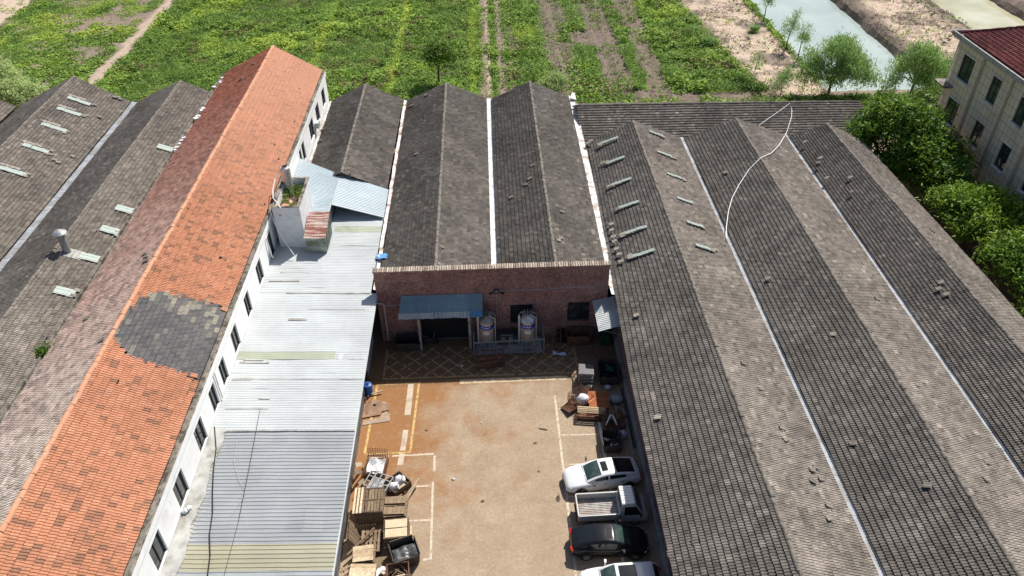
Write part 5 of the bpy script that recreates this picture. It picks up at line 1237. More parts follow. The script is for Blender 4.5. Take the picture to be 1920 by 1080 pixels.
    # wheels with dark arches
    for wx in (-.30*L, .315*L):
        for s in (1, -1):
            wh_ = MB(); r_ = .325 if style != 'suv' else .36
            wh_.lathe_y = None
            prof = [(r_*.62, -.10), (r_*.96, -.11), (r_, -.07), (r_, .07), (r_*.96, .105), (r_*.66, .11)]
            V = []; nn = 22
            for q, z in prof:
                for k_ in range(nn): V.append((wx+q*math.cos(2*math.pi*k_/nn), s*(hw-.10+z), r_+q*math.sin(2*math.pi*k_/nn)))
            wh_.add(V, [[i*nn+k_, i*nn+(k_+1) % nn, (i+1)*nn+(k_+1) % nn, (i+1)*nn+k_] for i in range(len(prof)-1) for k_ in range(nn)])
            wo = wh_.build('wheel', M['tyre'], T, smooth=True, local=True)
            rm = MB(); y_ = s*(hw-.005); 
            rm.tube([(wx, y_-s*.05, r_), (wx, y_-s*.03, r_)], [r_*.66, r_*.66], 20, mi=1)
            for k_ in range(5):
                a_ = 2*math.pi*k_/5+.3; rm.bar((wx, y_-s*.015, r_), (wx+r_*.6*math.cos(a_), y_-s*.015, r_+r_*.6*math.sin(a_)), .07, .025, up=(0, 1, 0))
            rm.tube([(wx+r_*.62*math.cos(t_), y_-s*.015, r_+r_*.62*math.sin(t_)) for t_ in np.linspace(0, 2*math.pi, 21)], .022, 5)
            rm.build('rim', [M[rim], M['trim']], wo, local=True)
            ac_ = MB(); V = []
            for k_ in range(17):
                a_ = math.pi*(-.08+1.16*k_/16); V += [(wx+(r_+.075)*math.cos(a_), s*(hw+.004), r_+(r_+.075)*math.sin(a_)), (wx+(r_-.03)*math.cos(a_), s*(hw-.035), r_+(r_-.03)*math.sin(a_))]
            ac_.add(V, [[2*k_, 2*k_+1, 2*k_+3, 2*k_+2] for k_ in range(16)]); ac_.build('wheel_arch', M['trim'], T, local=True)
    zf = np.interp(.47, xs_, zt_); zr_ = np.interp(-.48, xs_, zt_)
    for s in (1, -1):
        q = MB(); q.bar((.470*L, s*hw*.50, zf-.10), (.425*L, s*hw*.86, zf-.02), .20, .12); q.build('headlight', M['lamp_clear'], T, local=True)
        q = MB(); q.bar((-.493*L, s*hw*.48, zr_-.10), (-.462*L, s*hw*.84, zr_-.05), .14, .16); q.build('taillight', M['lamp_red'], T, local=True)
        q = MB(); q.bar((.17*L, s*hw*.92, zb0(.17*L)+.05), (.165*L, s*(hw+.10), zb0(.17*L)+.09), .05, .04); q.box((.16*L, s*(hw+.12), zb0(.17*L)+.11), (.12, .19, .13), s*.15); q.build('mirror', paint if style == 'suv' else M['trim'] if paint == M['car_white'] else paint, T, local=True)
        q = MB(); q.bar((.02*L, s*(hw*.985), .80), (-.02*L, s*(hw*.985), .81), .03, .03); q.bar((-.20*L, s*(hw*.985), .82), (-.24*L, s*(hw*.985), .83), .03, .03); q.build('door_handle', M['trim'], T, local=True)
    q = MB(); q.box((.495*L, 0, .42), (.06, hw*1.0, .18)); q.box((.488*L, 0, .26), (.06, hw*1.2, .08)); q.build('grille', M['trim'], T, local=True)
    q = MB(); q.box((-.497*L, 0, .36), (.05, hw*1.2, .14)); q.build('rear_bumper', M['trim'], T, local=True)
    # panel gaps
    for s in (1, -1):
        for xx in (.215, xm-.0, -.235): q = MB(); q.bar((xx*L, s*(hw*1.001), .32), (xx*L, s*(hw*.972), .90), .012, .006, up=(0, 1, 0)); q.build('panel_gap', M['trim'], T, local=True)
    q = MB(); q.bar((K[3]*L+.03, -hw*.72, zb0(K[3]*L+.03)+.008), (K[3]*L+.03, hw*.72, zb0(K[3]*L+.03)+.008), .03, .012); q.build('panel_gap', M['trim'], T, local=True)
    T.location = loc; T.rotation_euler = (0, 0, rz)
    return T

CG = 'cars parked along the right side of the yard'
car('parked_car', 'white sedan with black sunroof and dark rear window, beside the silver pickup', (6.42, 30.70, 0), math.pi+.135, 4.8, 1.84, 1.38, M['car_white'], 'fast', sunroof=(-.06, .018, .80), group=CG, rim='trim')
car('parked_car', 'black sedan with red tail lamps between the silver pickup and the cut off white car', (6.22, 25.95, 0), -.03, 4.5, 1.80, 1.46, M['car_black'], 'sedan', sunroof=(-.045, .03, .76), group=CG)
car('parked_car', 'white car with long black glass roof, cut by the bottom of the photo', (6.5, 23.25, 0), math.pi+.02, 4.6, 1.86, 1.62, M['car_white'], 'suv', sunroof=(-.17, .035, .74), group=CG)

def pickup():
    T = E('pickup_truck', 'small silver pickup with open ribbed load bed and slatted white cab roof', 'truck', (0, 0, 0), CG)
    hw = .80
    b = MB(); b.box((-.9, 0, .46), (2.55, 1.2, .14)); b.box((0, 0, .40), (3.6, .7, .12)); b.build('chassis', M['trim'], T, local=True)
    f = MB(); f.box((-.86, 0, .66), (2.40, 1.54, .05))
    for i in range(13): f.box((-.86, -.72+.12*i, .70), (2.38, .05, .035))
    f.build('bed_floor', mat('scuffed_bed_floor', (.40, .38, .36), .6, .25, 4., (.32, .20, .15), 1.4, (.48, .62), .7), T, local=True)
    for s in (1, -1):
        q = MB(); q.box((-.86, s*.785, .90), (2.42, .045, .50)); q.box((-.86, s*.79, 1.16), (2.44, .075, .04))
        for i in range(5): q.box((-1.86+.5*i, s*.812, .88), (.05, .02, .44))
        q.build('bed_side', M['car_silver'], T, local=True)
    q = MB(); q.box((-2.09, 0, .90), (.045, 1.5, .50)); q.box((-2.09, 0, 1.16), (.07, 1.52, .04)); q.build('tailgate', M['car_silver'], T, local=True)
    q = MB(); q.box((.37, 0, .95), (.05, 1.56, .62)); q.bar((.38, -.76, 1.28), (.38, .76, 1.28), .05); q.build('headboard', M['car_silver'], T, local=True)
    # cab lofted: x, zb, zt, half width at bottom, half width at top
    st = [(.42, .30, 1.78, .80, .66), (.50, .28, 1.83, .80, .68), (1.10, .28, 1.84, .80, .68), (1.28, .28, 1.78, .80, .66), (1.72, .28, 1.06, .79, .72), (1.95, .30, .92, .76, .68), (2.05, .36, .74, .70, .62)]
    ring = []
    for x, zb, zt1, wb, wt in st:
        zm = min(.98, zt1-.06)
        h = [(0, zb), (wb*.9, zb), (wb, zb+.1), (wb, zm-.05), (wb*.985, zm), (wt+.03, zt1-.09), (wt-.05, zt1-.01), (0, zt1+.015)]
        ring.append([(x, y_, z) for y_, z in h]+[(x, -y_, z) for y_, z in h[-2:0:-1]])
    ring = np.array(ring); c = MB(); c.grid(np.concatenate([ring, ring[:, :1]], 1)); n = ring.shape[1]; c.add(ring[0], [list(range(n))]); c.add(ring[-1], [list(range(n))[::-1]])
    c.build('cab', M['car_silver'], T, local=True)
    r = MB(); r.box((.80, 0, 1.875), (.74, 1.30, .04))
    for i in range(7): r.box((.80, -.54+.18*i, 1.905), (.74, .10, .035))
    r.build('roof_panel', M['car_white'], T, local=True)
    q = MB(); q.add([(1.31, -.60, 1.755), (1.31, .60, 1.755), (1.70, .68, 1.11), (1.70, -.68, 1.11)], [[0, 1, 2, 3]]); q.V[0] += [.015, 0, .012]; q.build('windscreen', M['car_glass'], T, local=True)
    q = MB(); q.add([(.405, -.58, 1.66), (.405, .58, 1.66), (.405, .62, 1.32), (.405, -.62, 1.32)], [[0, 1, 2, 3]]); q.build('rear_window', M['car_glass'], T, local=True)
    for s in (1, -1):
        q = MB(); q.add([(.58, s*.805, 1.02), (1.60, s*.80, 1.02), (1.26, s*.705, 1.66), (.60, s*.712, 1.68)], [[0, 1, 2, 3]]); q.V[0] += [0, s*.012, 0]; q.build('side_window', M['car_glass'], T, local=True)
        q = MB(); q.box((1.55, s*.90, 1.08), (.10, .14, .2)); q.bar((1.5, s*.79, 1.0), (1.55, s*.88, 1.05), .03); q.build('mirror', M['trim'], T, local=True)
        q = MB(); q.box((2.0, s*.52, .70), (.10, .26, .15)); q.build('headlight', M['lamp_clear'], T, local=True)
        q = MB(); q.box((-2.10, s*.68, .58), (.05, .2, .13)); q.build('taillight', M['lamp_red'], T, local=True)
        for wx in (-1.15, 1.30):
            q = MB(); q.tube([(wx, s*.62, .29), (wx, s*.79, .29)], .29, 20); wo = q.build('wheel', M['tyre'], T, local=True)
            q = MB(); q.tube([(wx, s*.78, .29), (wx, s*.80, .29)], [.17, .15], 16); q.build('rim', M['steel_dull'], wo, local=True)
    q = MB(); q.box((2.06, 0, .42), (.06, 1.3, .16)); q.box((2.07, 0, .62), (.03, .7, .12)); q.build('front_bumper', M['trim'], T, local=True)
    T.location = (6.68, 28.12, 0); T.rotation_euler = (0, 0, .02)
pickup()

# ------------------------------------------------------------------ filter tanks in their railing
def tank(x, y, lab, cap):
    T = E('filter_tank', lab, 'tank', (x, y, 0), 'stainless filter tanks inside the grey railing')
    b = MB(); b.lathe((x, y, 0), [(.02, .62), (.40, .70), (.53, .85), (.53, 2.55), (.55, 2.57), (.55, 2.63), (.53, 2.65)], 26); b.build('tank_shell', M['steel_tan'], T, smooth=False)
    b = MB(); b.lathe((x, y, 0), [(.56, 2.64), (.53, 2.70), (.36, 2.86), (.14, 2.96), (.0, 2.98)], 26); b.build('tank_dome', cap, T, smooth=True)
    b = MB(); b.lathe((x, y, 0), [(.538, 2.08), (.542, 2.10), (.542, 2.42), (.538, 2.44)], 26); lb = b.build('blue_label', M['blue_label'], T)
    b = MB()
    for a, z, w in ((-2.25, 2.30, .10), (-1.95, 2.27, .08), (-1.66, 2.30, .1), (-1.4, 2.26, .09), (-1.15, 2.30, .08)):
        c, s = math.cos(a), math.sin(a); b.box((x+.544*c, y+.544*s, z), (w, .012, .11), a+math.pi/2)
    b.build('label_mark', M['white_label'], lb)
    b = MB(); c, s = math.cos(-1.6), math.sin(-1.6); b.box((x+.545*c, y+.545*s, 1.78), (.42, .02, .30), -1.6+math.pi/2); b.build('white_plate', M['white_label'], T)
    for a in (.6, 2.2, 3.8, 5.4):
        b = MB(); b.tube([(x+.46*math.cos(a), y+.46*math.sin(a), 0), (x+.46*math.cos(a), y+.46*math.sin(a), .85)], .045, 7); b.build('leg', M['steel_dull'], T)
    # arched pipes above the dome and riser pipes beside the shell
    b = MB()
    for i, a in enumerate((.35, .95, 1.5, 2.05, 2.65)):
        p0 = np.array([x+.30*math.cos(a), y+.30*math.sin(a), 2.88]); p1 = np.array([x+.72*math.cos(a), y+.62*math.sin(a)+.05, 2.6])
        b.tube([p0, p0+[0, 0, .22], (p0+p1)/2+[0, 0, .42], p1+[0, 0, .2], p1, p1-[0, 0, 1.9]], .04, 6)
    b.build('arched_pipe', M['steel_dull'], T)
    b = MB(); b.tube([(x-.62, y+.1, .3), (x-.62, y+.1, 2.9)], .075, 8); b.tube([(x+.64, y+.05, .3), (x+.64, y+.05, 2.7), (x+.2, y, 3.05)], .035, 6); b.build('riser_pipe', M['pipe_white'], T)
    b = MB()
    for dx in (-.45, -.15, .2, .5): b.tube([(x+dx, y-.58, .12), (x+dx, y-.60, .75), (x+dx*.6, y-.5, 1.0)], .04, 6); b.box((x+dx, y-.6, .62), (.14, .12, .12))
    b.tube([(x-.7, y-.6, .4), (x+.7, y-.6, .4)], .045, 6); b.build('valve_pipe', M['steel_dull'], T)
M['steel_tan'] = mat('brushed_steel_tan', (.62, .50, .39), .4, .15, 3., metal=.35)
tank(-.55, 43.55, 'stainless filter tank half under the blue awning corner', mat('yellowed_tank_dome', (.40, .37, .28), .4, .15, metal=.4))
tank(2.5, 43.5, 'stainless filter tank with bright domed top before the middle window', M['steel'])
RL = E('railing', 'grey steel pipe railing enclosing the two filter tanks', 'railing', (1.1, 42.5, 0))
b = MB()
ra = [(-1.52, 44.4), (-1.52, 42.45), (3.68, 42.6), (3.68, 44.5)]
for (xa, ya_), (xb, yb) in zip(ra[:-1], ra[1:]):
    b.bar((xa, ya_, 1.42), (xb, yb, 1.42), .08); b.bar((xa, ya_, .22), (xb, yb, .22), .06)
b.build('rail', M['rail'], RL)
for x, y in ra+[(.1, 42.5), (1.15, 42.53), (2.9, 42.57)]:
    b = MB(); b.bar((x, y, 0), (x, y, 1.42 if y < 44 else 1.5), .07); b.build('post', M['rail'], RL)
b = MB()
for i in range(46):
    x = -1.46+i*.11
    b.bar((x, 42.45+.15*(x+1.52)/5.2, .22), (x, 42.45+.15*(x+1.52)/5.2, 1.42), .014)
b.build('baluster', M['rail'], RL)
CT = E('control_cabinet', 'low dark pump cabinet with small panels between the two filter tanks', 'cabinet', (1.0, 43.9, 0))
b = MB(); b.b2((.2, 43.6, .1), (1.75, 44.3, .95)); b.build('cabinet_body', M['dark_steel'], CT)
b = MB(); b.b2((.5, 43.57, .6), (.85, 43.598, .85)); b.b2((1.1, 43.57, .55), (1.4, 43.598, .85)); b.b2((.5, 43.6, .955), (1.4, 43.75, .985)); b.build('panel', M['steel_dull'], CT)
b = MB(); b.b2((-1.4, 42.7, .01), (3.55, 44.4, .10)); tag(b.build('tank_plinth', M['conc_grey']), 'low concrete plinth under the filter tanks', 'plinth')

# ------------------------------------------------------------------ bins, cages and clutter of the yard
def bin_(name, lab, x, y, rz, L, Wd, H, m, fill=None, fillm='dark_steel', mesh=False, group=None, cat='bin', slope=.08):
    """open steel bin: tapered sides, rim, feet and its contents as a part"""
    T = E(name, lab, cat, (0, 0, 0), group); t = .03
    def wall(a, b_):
        q = MB(); a = np.array([*a, .12]); b_ = np.array([*b_, .12]); d = b_-a; nrm = np.array([d[1], -d[0], 0]); nrm /= np.linalg.norm(nrm)
        if mesh:
            for i in range(8): f = i/7; q.bar(a+d*f, a+d*f+[0, 0, H-.12], .02)
            for i in range(6): z = (H-.12)*i/5; q.bar(a+[0, 0, z], b_+[0, 0, z], .02)
        else:
            q.add([a, b_, b_+nrm*slope+[0, 0, H-.12], a+nrm*slope+[0, 0, H-.12], a-nrm*t, b_-nrm*t, b_+nrm*(slope-t)+[0, 0, H-.12], a+nrm*(slope-t)+[0, 0, H-.12]], [[0, 1, 2, 3], [7, 6, 5, 4], [3, 2, 6, 7], [0, 3, 7, 4], [1, 5, 6, 2]])
            q.bar(a+nrm*(slope+.01)+[0, 0, H-.12], b_+nrm*(slope+.01)+[0, 0, H-.12], .05, .05)
        q.build('side', m, T, local=True)
    c = [(-L/2, -Wd/2), (L/2, -Wd/2), (L/2, Wd/2), (-L/2, Wd/2)]
    for i in range(4): wall(c[i], c[(i+1) % 4])
    q = MB(); q.box((0, 0, .11), (L, Wd, .04)); q.build('floor_plate', m, T, local=True)
    q = MB()
    for sx in (-1, 1): q.box((sx*L*.36, 0, .045), (.10, Wd*.9, .09))
    q.build('skid', m, T, local=True)
    if fill:
        q = MB(); r = np.random.default_rng(abs(hash(lab)) % 1000 if False else len(lab)*7+int(x*10))
        for i in range(fill):
            q.box((r.uniform(-L/2+.15, L/2-.15), r.uniform(-Wd/2+.12, Wd/2-.12), .2+r.uniform(0, H*.38)), (r.uniform(.1, .4), r.uniform(.05, .25), r.uniform(.04, .15)), R=Matrix.Rotation(r.uniform(0, 6), 3, 'Z')@Matrix.Rotation(r.normal(0, .5), 3, 'X'))
        q.build('scrap', M[fillm], T, local=True)
    T.location = (x, y, 0); T.rotation_euler = (0, 0, rz); return T
BG = 'scrap bins and cages around the yard'
bin_('scrap_bin', 'dark bin of black scrap left of the doorway under the blue awning', -6.5, 43.75, 0, 1.75, .9, .85, M['dark_steel'], 40, 'black', group=BG)
bin_('scrap_bin', 'rusty open box below the right window of the brick wall', 6.35, 43.85, 0, 1.7, .95, .9, M['rust'], 22, 'dark_steel', group=BG)
b_ = bin_('scrap_bin', 'dark bin with black and green waste at the right wall below the white awning', 8.1, 39.85, -.04, 1.25, 1.7, .85, M['dark_steel'], 40, 'black', group=BG)
q = MB(); r = np.random.default_rng(3)
for i in range(7): q.box((r.uniform(-.1, .35), r.uniform(-.2, .4), .72+r.uniform(0, .1)), (.3, .12, .05), R=Matrix.Rotation(r.uniform(0, 6), 3, 'Z'))
q.build('green_scrap', mat('green_plastic', (.02, .12, .09), .5), b_, local=True)
hb = bin_('mesh_bin', 'dark cage bin holding a bent white hose, beside the right brick wall', 7.72, 35.15, -.02, 1.15, 1.05, .85, M['rust'], 8, 'dark_steel', mesh=True, group=BG)
q = MB(); q.tube([(-.45, -.3, .5), (-.1, .3, .75), (.05, .33, .75), (.3, -.35, .5)], .06, 8); q.build('bent_hose', M['pipe_white'], hb, local=True)
bin_('scrap_bin', 'empty grey brown bin nearest the white sedan, below the cage bin', 7.45, 33.45, -.02, 1.1, 1.25, .8, M['dark_steel'], 5, 'steel_dull', group=BG)
cg = bin_('mesh_bin', 'tilted square cage filled with a white sack at the sun edge', 5.85, 37.45, .62, 1.25, 1.25, .85, M['rust'], 4, 'dark_steel', mesh=True, group=BG)
def sack(name, lab, x, y, z, sx, sy, sz, m, seed, rz=0., parent=None):
    r = np.random.default_rng(seed); q = MB(); n = 12; V = []
    prof = [(.05, 0), (.75, .02), (1., .25), (.95, .55), (.7, .85), (.25, 1.0), (.03, 1.02)]
    for p_, z_ in prof:
        for k_ in range(n):
            a = 2*math.pi*k_/n; f = 1+r.normal(0, .10); c, s = p_*f*math.cos(a)*sx/2, p_*f*math.sin(a)*sy/2
            V.append((x+c*math.cos(rz)-s*math.sin(rz), y+c*math.sin(rz)+s*math.cos(rz), z+z_*sz+r.normal(0, .015)))
    q.add(V, [[i*n+k_, i*n+(k_+1) % n, (i+1)*n+(k_+1) % n, (i+1)*n+k_] for i in range(len(prof)-1) for k_ in range(n)])
    return tag(q.build(name, m, smooth=True), lab, 'sack')
sack('white_sack', 'bright white sack inside the tilted cage', 6.0, 37.25, .2, .95, .8, .7, M['white_sack'], 1)
sack('white_sack', 'grey white sack lying against the right wall behind the rust plate', 8.35, 37.5, .0, 1.1, .7, .42, mat('grey_sack', (.42, .42, .42), .6, .1), 2)
sack('plastic_bag', 'small white bag in front of the green waste bin', 7.95, 38.7, 0, .5, .4, .3, M['white_sack'], 3)
sack('plastic_bag', 'bluish white bag by the pipes at the right wall', 8.25, 34.2, .0, .7, .6, .5, M['blue_sheet'], 4, .5)
sack('plastic_bag', 'small pale bag beside the grey white sack', 7.75, 37.5, 0, .35, .3, .25, M['white_sack'], 5)
def frame_cage(name, lab, cat, x, y, rz, L, Wd, H, m, nv=9, nh=2, sides=(0, 1, 2, 3), group=None, tilt=0., r_=.025, z=0., shelf=None):
    T = E(name, lab, cat, (0, 0, 0), group)
    c = np.array([(-L/2, -Wd/2, 0), (L/2, -Wd/2, 0), (L/2, Wd/2, 0), (-L/2, Wd/2, 0)])
    for p_ in c:
        q = MB(); q.bar(p_, p_+[0, 0, H], r_*2.2); q.build('post', m, T, local=True)
    for s in sides:
        a, b = c[s], c[(s+1) % 4]; q = MB()
        for i in range(nh+1): q.bar(a+[0, 0, .06+(H-.08)*i/nh], b+[0, 0, .06+(H-.08)*i/nh], r_*1.8)
        k_ = max(2, int(nv*np.linalg.norm(b-a)/L))
        for i in range(1, k_): q.bar(a+(b-a)*i/k_+[0, 0, .06], a+(b-a)*i/k_+[0, 0, H], r_)
        q.build('side_grid', m, T, local=True)
    if shelf is not None:
        q = MB(); q.box((0, 0, shelf), (L, Wd, .03)); q.build('base_plate', m, T, local=True)
    T.location = (x, y, z); T.rotation_euler = (tilt, 0, rz); return T
frame_cage('wire_cage', 'leaning rusty wire cage trolley in front of the tank railing', 'cage', -.35, 41.6, .13, 2.0, .75, 1.0, M['rust'], 12, 2, tilt=-.06, shelf=.1)
frame_cage('metal_rack', 'rusty open metal rack lying below the tilted cage at the sun edge', 'rack', 6.35, 36.05, -.14, 1.7, .75, .62, M['rust'], 4, 2, (0, 1, 3), shelf=.12)
q = MB()
for i in range(4): q.box((6.4+.02*i, 36.0-.2+.16*i, .70), (1.9, .11, .03), -.14, t=.55+.1*i)
tag(q.build('plank', M['wood']), 'loose wooden planks laid across the rusty metal rack', 'planks')
q = MB()
R_ = Matrix.Rotation(.62, 3, 'Z')@Matrix.Rotation(-.25, 3, 'X')
for i in range(9): q.box(np.array((5.12, 36.9, .22))+np.array(R_)@np.array([(i-4)*.13, 0, 0]), (.03, .95, .03), R=np.array(R_))
for i in range(6): q.box(np.array((5.12, 36.9, .22))+np.array(R_)@np.array([0, (i-2.5)*.18, 0]), (1.1, .03, .03), R=np.array(R_))
q.box(np.array((5.12, 36.9, .19)), (1.05, .9, .012), R=np.array(R_))
tag(q.build('mesh_sheet', M['rust']), 'loose mesh panel leaning at the foot of the tilted cage', 'panel')
PB = E('plate_box', 'orange rusty steel box lying between the tilted cage and the right wall', 'box', (7.0, 37.2, 0))
q = MB(); q.box((7.05, 37.1, .32), (1.35, 1.55, .60), -.06); q.build('box_body', M['rust_orange'], PB)
q = MB(); q.box((7.05, 37.1, .63), (1.42, .05, .03), -.06); q.add([(6.42, 37.95, .64), (6.75, 37.1, .64), (6.3, 36.75, .64)], [[0, 1, 2]]); q.build('box_edge', mat('bright_rust', (.55, .20, .09), .85, .2), PB)
IB = frame_cage('cage_tank', 'square grey tank in a metal frame beside the tilted cage, in the shade', 'tank', 6.45, 39.55, -.1, 1.0, 1.0, 1.15, M['steel_dull'], 5, 3, shelf=.1)
q = MB(); q.box((0, 0, .60), (.90, .90, .95)); q.build('inner_tank', mat('grey_plastic_tank', (.16, .165, .17), .5), IB, local=True)
q = MB(); q.box((0, 0, 1.16), (1.02, 1.02, .03)); q.build('tank_lid', mat('grey_lid', (.13, .13, .135), .5), IB, local=True)
sack('plastic_bag', 'cream bag at the foot of the framed grey tank', 6.6, 38.75, 0, .65, .45, .38, mat('cream_sack', (.50, .43, .33), .7), 6)
q = MB(); q.bar((5.6, 40.0, .0), (5.95, 39.5, 1.2), .05); q.bar((5.9, 38.6, 0), (6.1, 38.9, 1.1), .05); q.bar((5.95, 39.5, 1.15), (6.1, 38.9, 1.1), .04); q.bar((5.6, 40, .3), (5.9, 38.6, .3), .04); tag(q.build('cart_frame', M['rust']), 'bent handle of a cart leaning left of the framed grey tank', 'cart')
q = MB()
LDx = 4.35
for s in (0, .62): q.bar((LDx+s, 43.0, 0), (LDx+s+.05, 44.35, 2.3), .05)
for i in range(5): q.bar((LDx+.01*i, 43.0+.25*i, .4+.42*i), (LDx+.63+.01*i, 43.0+.25*i, .4+.42*i), .04)
q.bar((LDx, 43.0, .05), (LDx+.9, 42.7, .05), .05); q.bar((LDx+.62, 43.0, .05), (LDx+1.0, 42.5, .05), .05); q.bar((LDx+1.0, 42.5, .02), (LDx+1.0, 42.5, .8), .04)
tag(q.build('hand_truck', M['rust']), 'tall rusty hand truck leaning right of the tank railing', 'hand truck')
DR = E('round_drum', 'short black drum between the hand truck and the rusty box', 'drum', (5.15, 44.1, 0))
q = MB(); q.lathe((5.15, 44.1, 0), [(.02, .03), (.36, 0), (.40, .08), (.40, .7), (.42, .74), (.36, .74), (.34, .45), (.02, .43)], 20); q.build('drum_shell', M['black'], DR)
q = MB(); q.grid(np.array([[(4.35+.95*u+(.1 if v_ == 1 else 0)*0, 42.35+.45*v_-.12*u, .03+.10*abs(math.sin(u*5+v_*2))*(.5+.5*math.cos(u*3))) for v_ in np.linspace(0, 1, 5)*(.45+abs(u-.5)*1.2)] for u in np.linspace(0, 1, 9)])); tag(q.build('paper_sheet', M['blue_sheet'], smooth=True), 'crumpled pale blue white sheet on the dark floor right of the railing', 'sheet')
q = MB(); q.b2((8.0, 43.2, 0), (8.7, 43.9, 1.0)); q.b2((8.05, 43.15, 1.0), (8.65, 43.95, 1.06)); tag(q.build('green_bin', mat('dark_green_plastic', (.01, .06, .04), .5)), 'dark green bin under the small white awning', 'bin')
MO = E('parked_scooter', 'dark scooter standing in the shadow by the doorway post', 'scooter', (-5.0, 44.2, 0))
q = MB(); q.bar((-5.3, 44.1, .45), (-4.6, 44.1, .5), .26, .22); q.bar((-5.4, 44.1, .75), (-4.95, 44.1, .78), .24, .12); q.bar((-4.6, 44.1, .4), (-4.5, 44.1, 1.0), .10); q.build('scooter_body', M['dark_steel'], MO)
for x in (-5.4, -4.45):
    q = MB(); q.tube([(x, 44.05, .25), (x, 44.15, .25)], .25, 16); q.build('wheel', M['tyre'], MO)
q = MB(); q.bar((-4.5, 43.8, 1.02), (-4.5, 44.4, 1.02), .04); q.build('handlebar', M['steel_dull'], MO)
# pipes stacked along the right wall
for i, (x, y0_, y1_, z, r0, lab) in enumerate(((8.95, 33.2, 38.6, .08, .07, 'longest dark pipe lying at the foot of the right brick wall'), (8.78, 32.6, 37.4, .06, .05, 'thin pale pipe lying beside the longest wall pipe'), (8.92, 34.4, 37.9, .2, .06, 'short dark pipe lying on top of the wall pipes'))):
    q = MB(); q.tube([(x, y0_, z), (x-.02, (y0_+y1_)/2, z+.01), (x-.05, y1_, z)], r0, 8); tag(q.build('steel_pipe', M['dark_steel'] if i != 1 else M['steel_dull']), lab, 'pipe')
r = np.random.default_rng(17)
q = MB()
for i in range(26): q.box((8.35+r.uniform(-.35, .45), 35.9+r.uniform(-1.2, 1.4), .05+r.uniform(0, .12)), (r.uniform(.1, .7), r.uniform(.04, .12), .04), r.uniform(0, 3))
tag(q.build('scrap_litter', M['rust']), 'low litter of rusty scrap pieces along the right wall', kind='stuff')

# --- left side of the yard
BD = E('blue_drum', 'blue plastic drum at the annex doorway', 'drum', (-9.0, 39.0, 0))
q = MB(); q.lathe((-9.0, 39.05, 0), [(.05, 0), (.30, .02), (.32, .3), (.29, .34), (.32, .38), (.32, .68), (.29, .9), (.12, .95), (.1, .95)], 18); q.build('drum_shell', M['plastic_blue'], BD)
q = MB(); q.lathe((-9.0, 39.05, 0), [(.13, .955), (.05, .99), (0, .99)], 12); q.build('drum_cap', M['black'], BD)
def plate(lab, out, z, m, seed):
    q = MB(); n = len(out); V = [(a, b, z) for a, b in out]+[(a, b, z+.03) for a, b in out]; q.add(V, [list(range(n, 2*n)), list(range(n))[::-1]]+[[i, (i+1) % n, n+(i+1) % n, n+i] for i in range(n)]); return tag(q.build('steel_plate', m), lab, 'plate')
o1 = [at(*p_)[:2] for p_ in ((677, 762), (700, 750), (732, 757), (729, 770), (716, 773), (713, 779), (675, 786))]
plate('brown steel plate with a curved notch lying by the blue drum', o1, .06, M['rust_plate'], 1)
o2 = [at(*p_)[:2] for p_ in ((678, 798), (731, 790), (731, 777), (724, 772), (716, 776), (713, 784), (683, 789))]
plate('narrow grey brown steel offcut in front of the notched plate', o2, .012, mat('grey_plate', (.36, .27, .20), .75, .15), 2)
for i, (a, b, w, t_, lab) in enumerate((((690, 741), (717, 732), .10, .9, 'long pale stick leaning from the white post by the blue drum'), ((690, 744), (695, 730), .09, 1., 'short white post standing at the blue drum'))):
    p_, q_ = at(*a, .1), at(*b, .25); m = MB(); m.bar(p_, q_, w, .06, t=t_); tag(m.build('wood_stick', M['wood'] if i == 0 else M['pipe_white']), lab, 'stick')
for i, (px, py, s_, lab) in enumerate(((681, 763, .22, 'white cup at the left end of the notched plate'), (703, 761, .26, 'dark burnt lump on the notched plate'), (682, 748, .4, 'white lump below the blue drum'), (850, 899, .22, 'white paper scrap alone in the middle of the yard'), (866, 686, .22, 'white scrap in the shade before the leaning cage'), (903, 794, .12, 'tiny white scrap beside the centre of the yard'), (720, 757, .14, 'small pale crumb at the right of the notched plate'))):
    p_ = at(px, py); sack('litter_scrap', lab, p_[0], p_[1], .06 if i in (0, 1, 6) else .0, s_, s_*.7, s_*.45, M['dark_steel'] if i == 1 else M['white_sack'], 40+i)

# --- pallets and crates along the annex wall
def pallet(lab, x, y, z, rz, Wd=1.1, L=1.1, n=7, t=.6, solid=False, group='wooden pallets piled along the annex wall', R=None, gap=.25, seed=1):
    r = np.random.default_rng(seed); T = E('wooden_pallet', lab, 'pallet', (0, 0, 0), group)
    q = MB(); bw = L/n*(1-gap)
    for i in range(n): q.box((0, -L/2+L*(i+.5)/n, .125+r.normal(0, .003)), (Wd+r.normal(0, .01), bw if not solid else L/n*.985, .025), r.normal(0, .008), t=float(np.clip(t+r.normal(0, .10), 0, 1)))
    q.build('deck', M['wood'], T, local=True)
    for s in (-1, 0, 1):
        q = MB()
        for k_ in (-1, 0, 1): q.box((s*Wd*.44, k_*L*.43, .065), (.11, .14, .09), t=t-.1)
        q.box((s*Wd*.44, 0, .011), (.10, L, .022), t=t-.15); q.box((s*Wd*.44, 0, .1), (.10, L*.99, .022), t=t-.1); q.build('runner', M['wood'], T, local=True)
    T.location = (x, y, z)
    if R is not None: T.rotation_euler = R
    else: T.rotation_euler = (0, 0, rz)
    return T
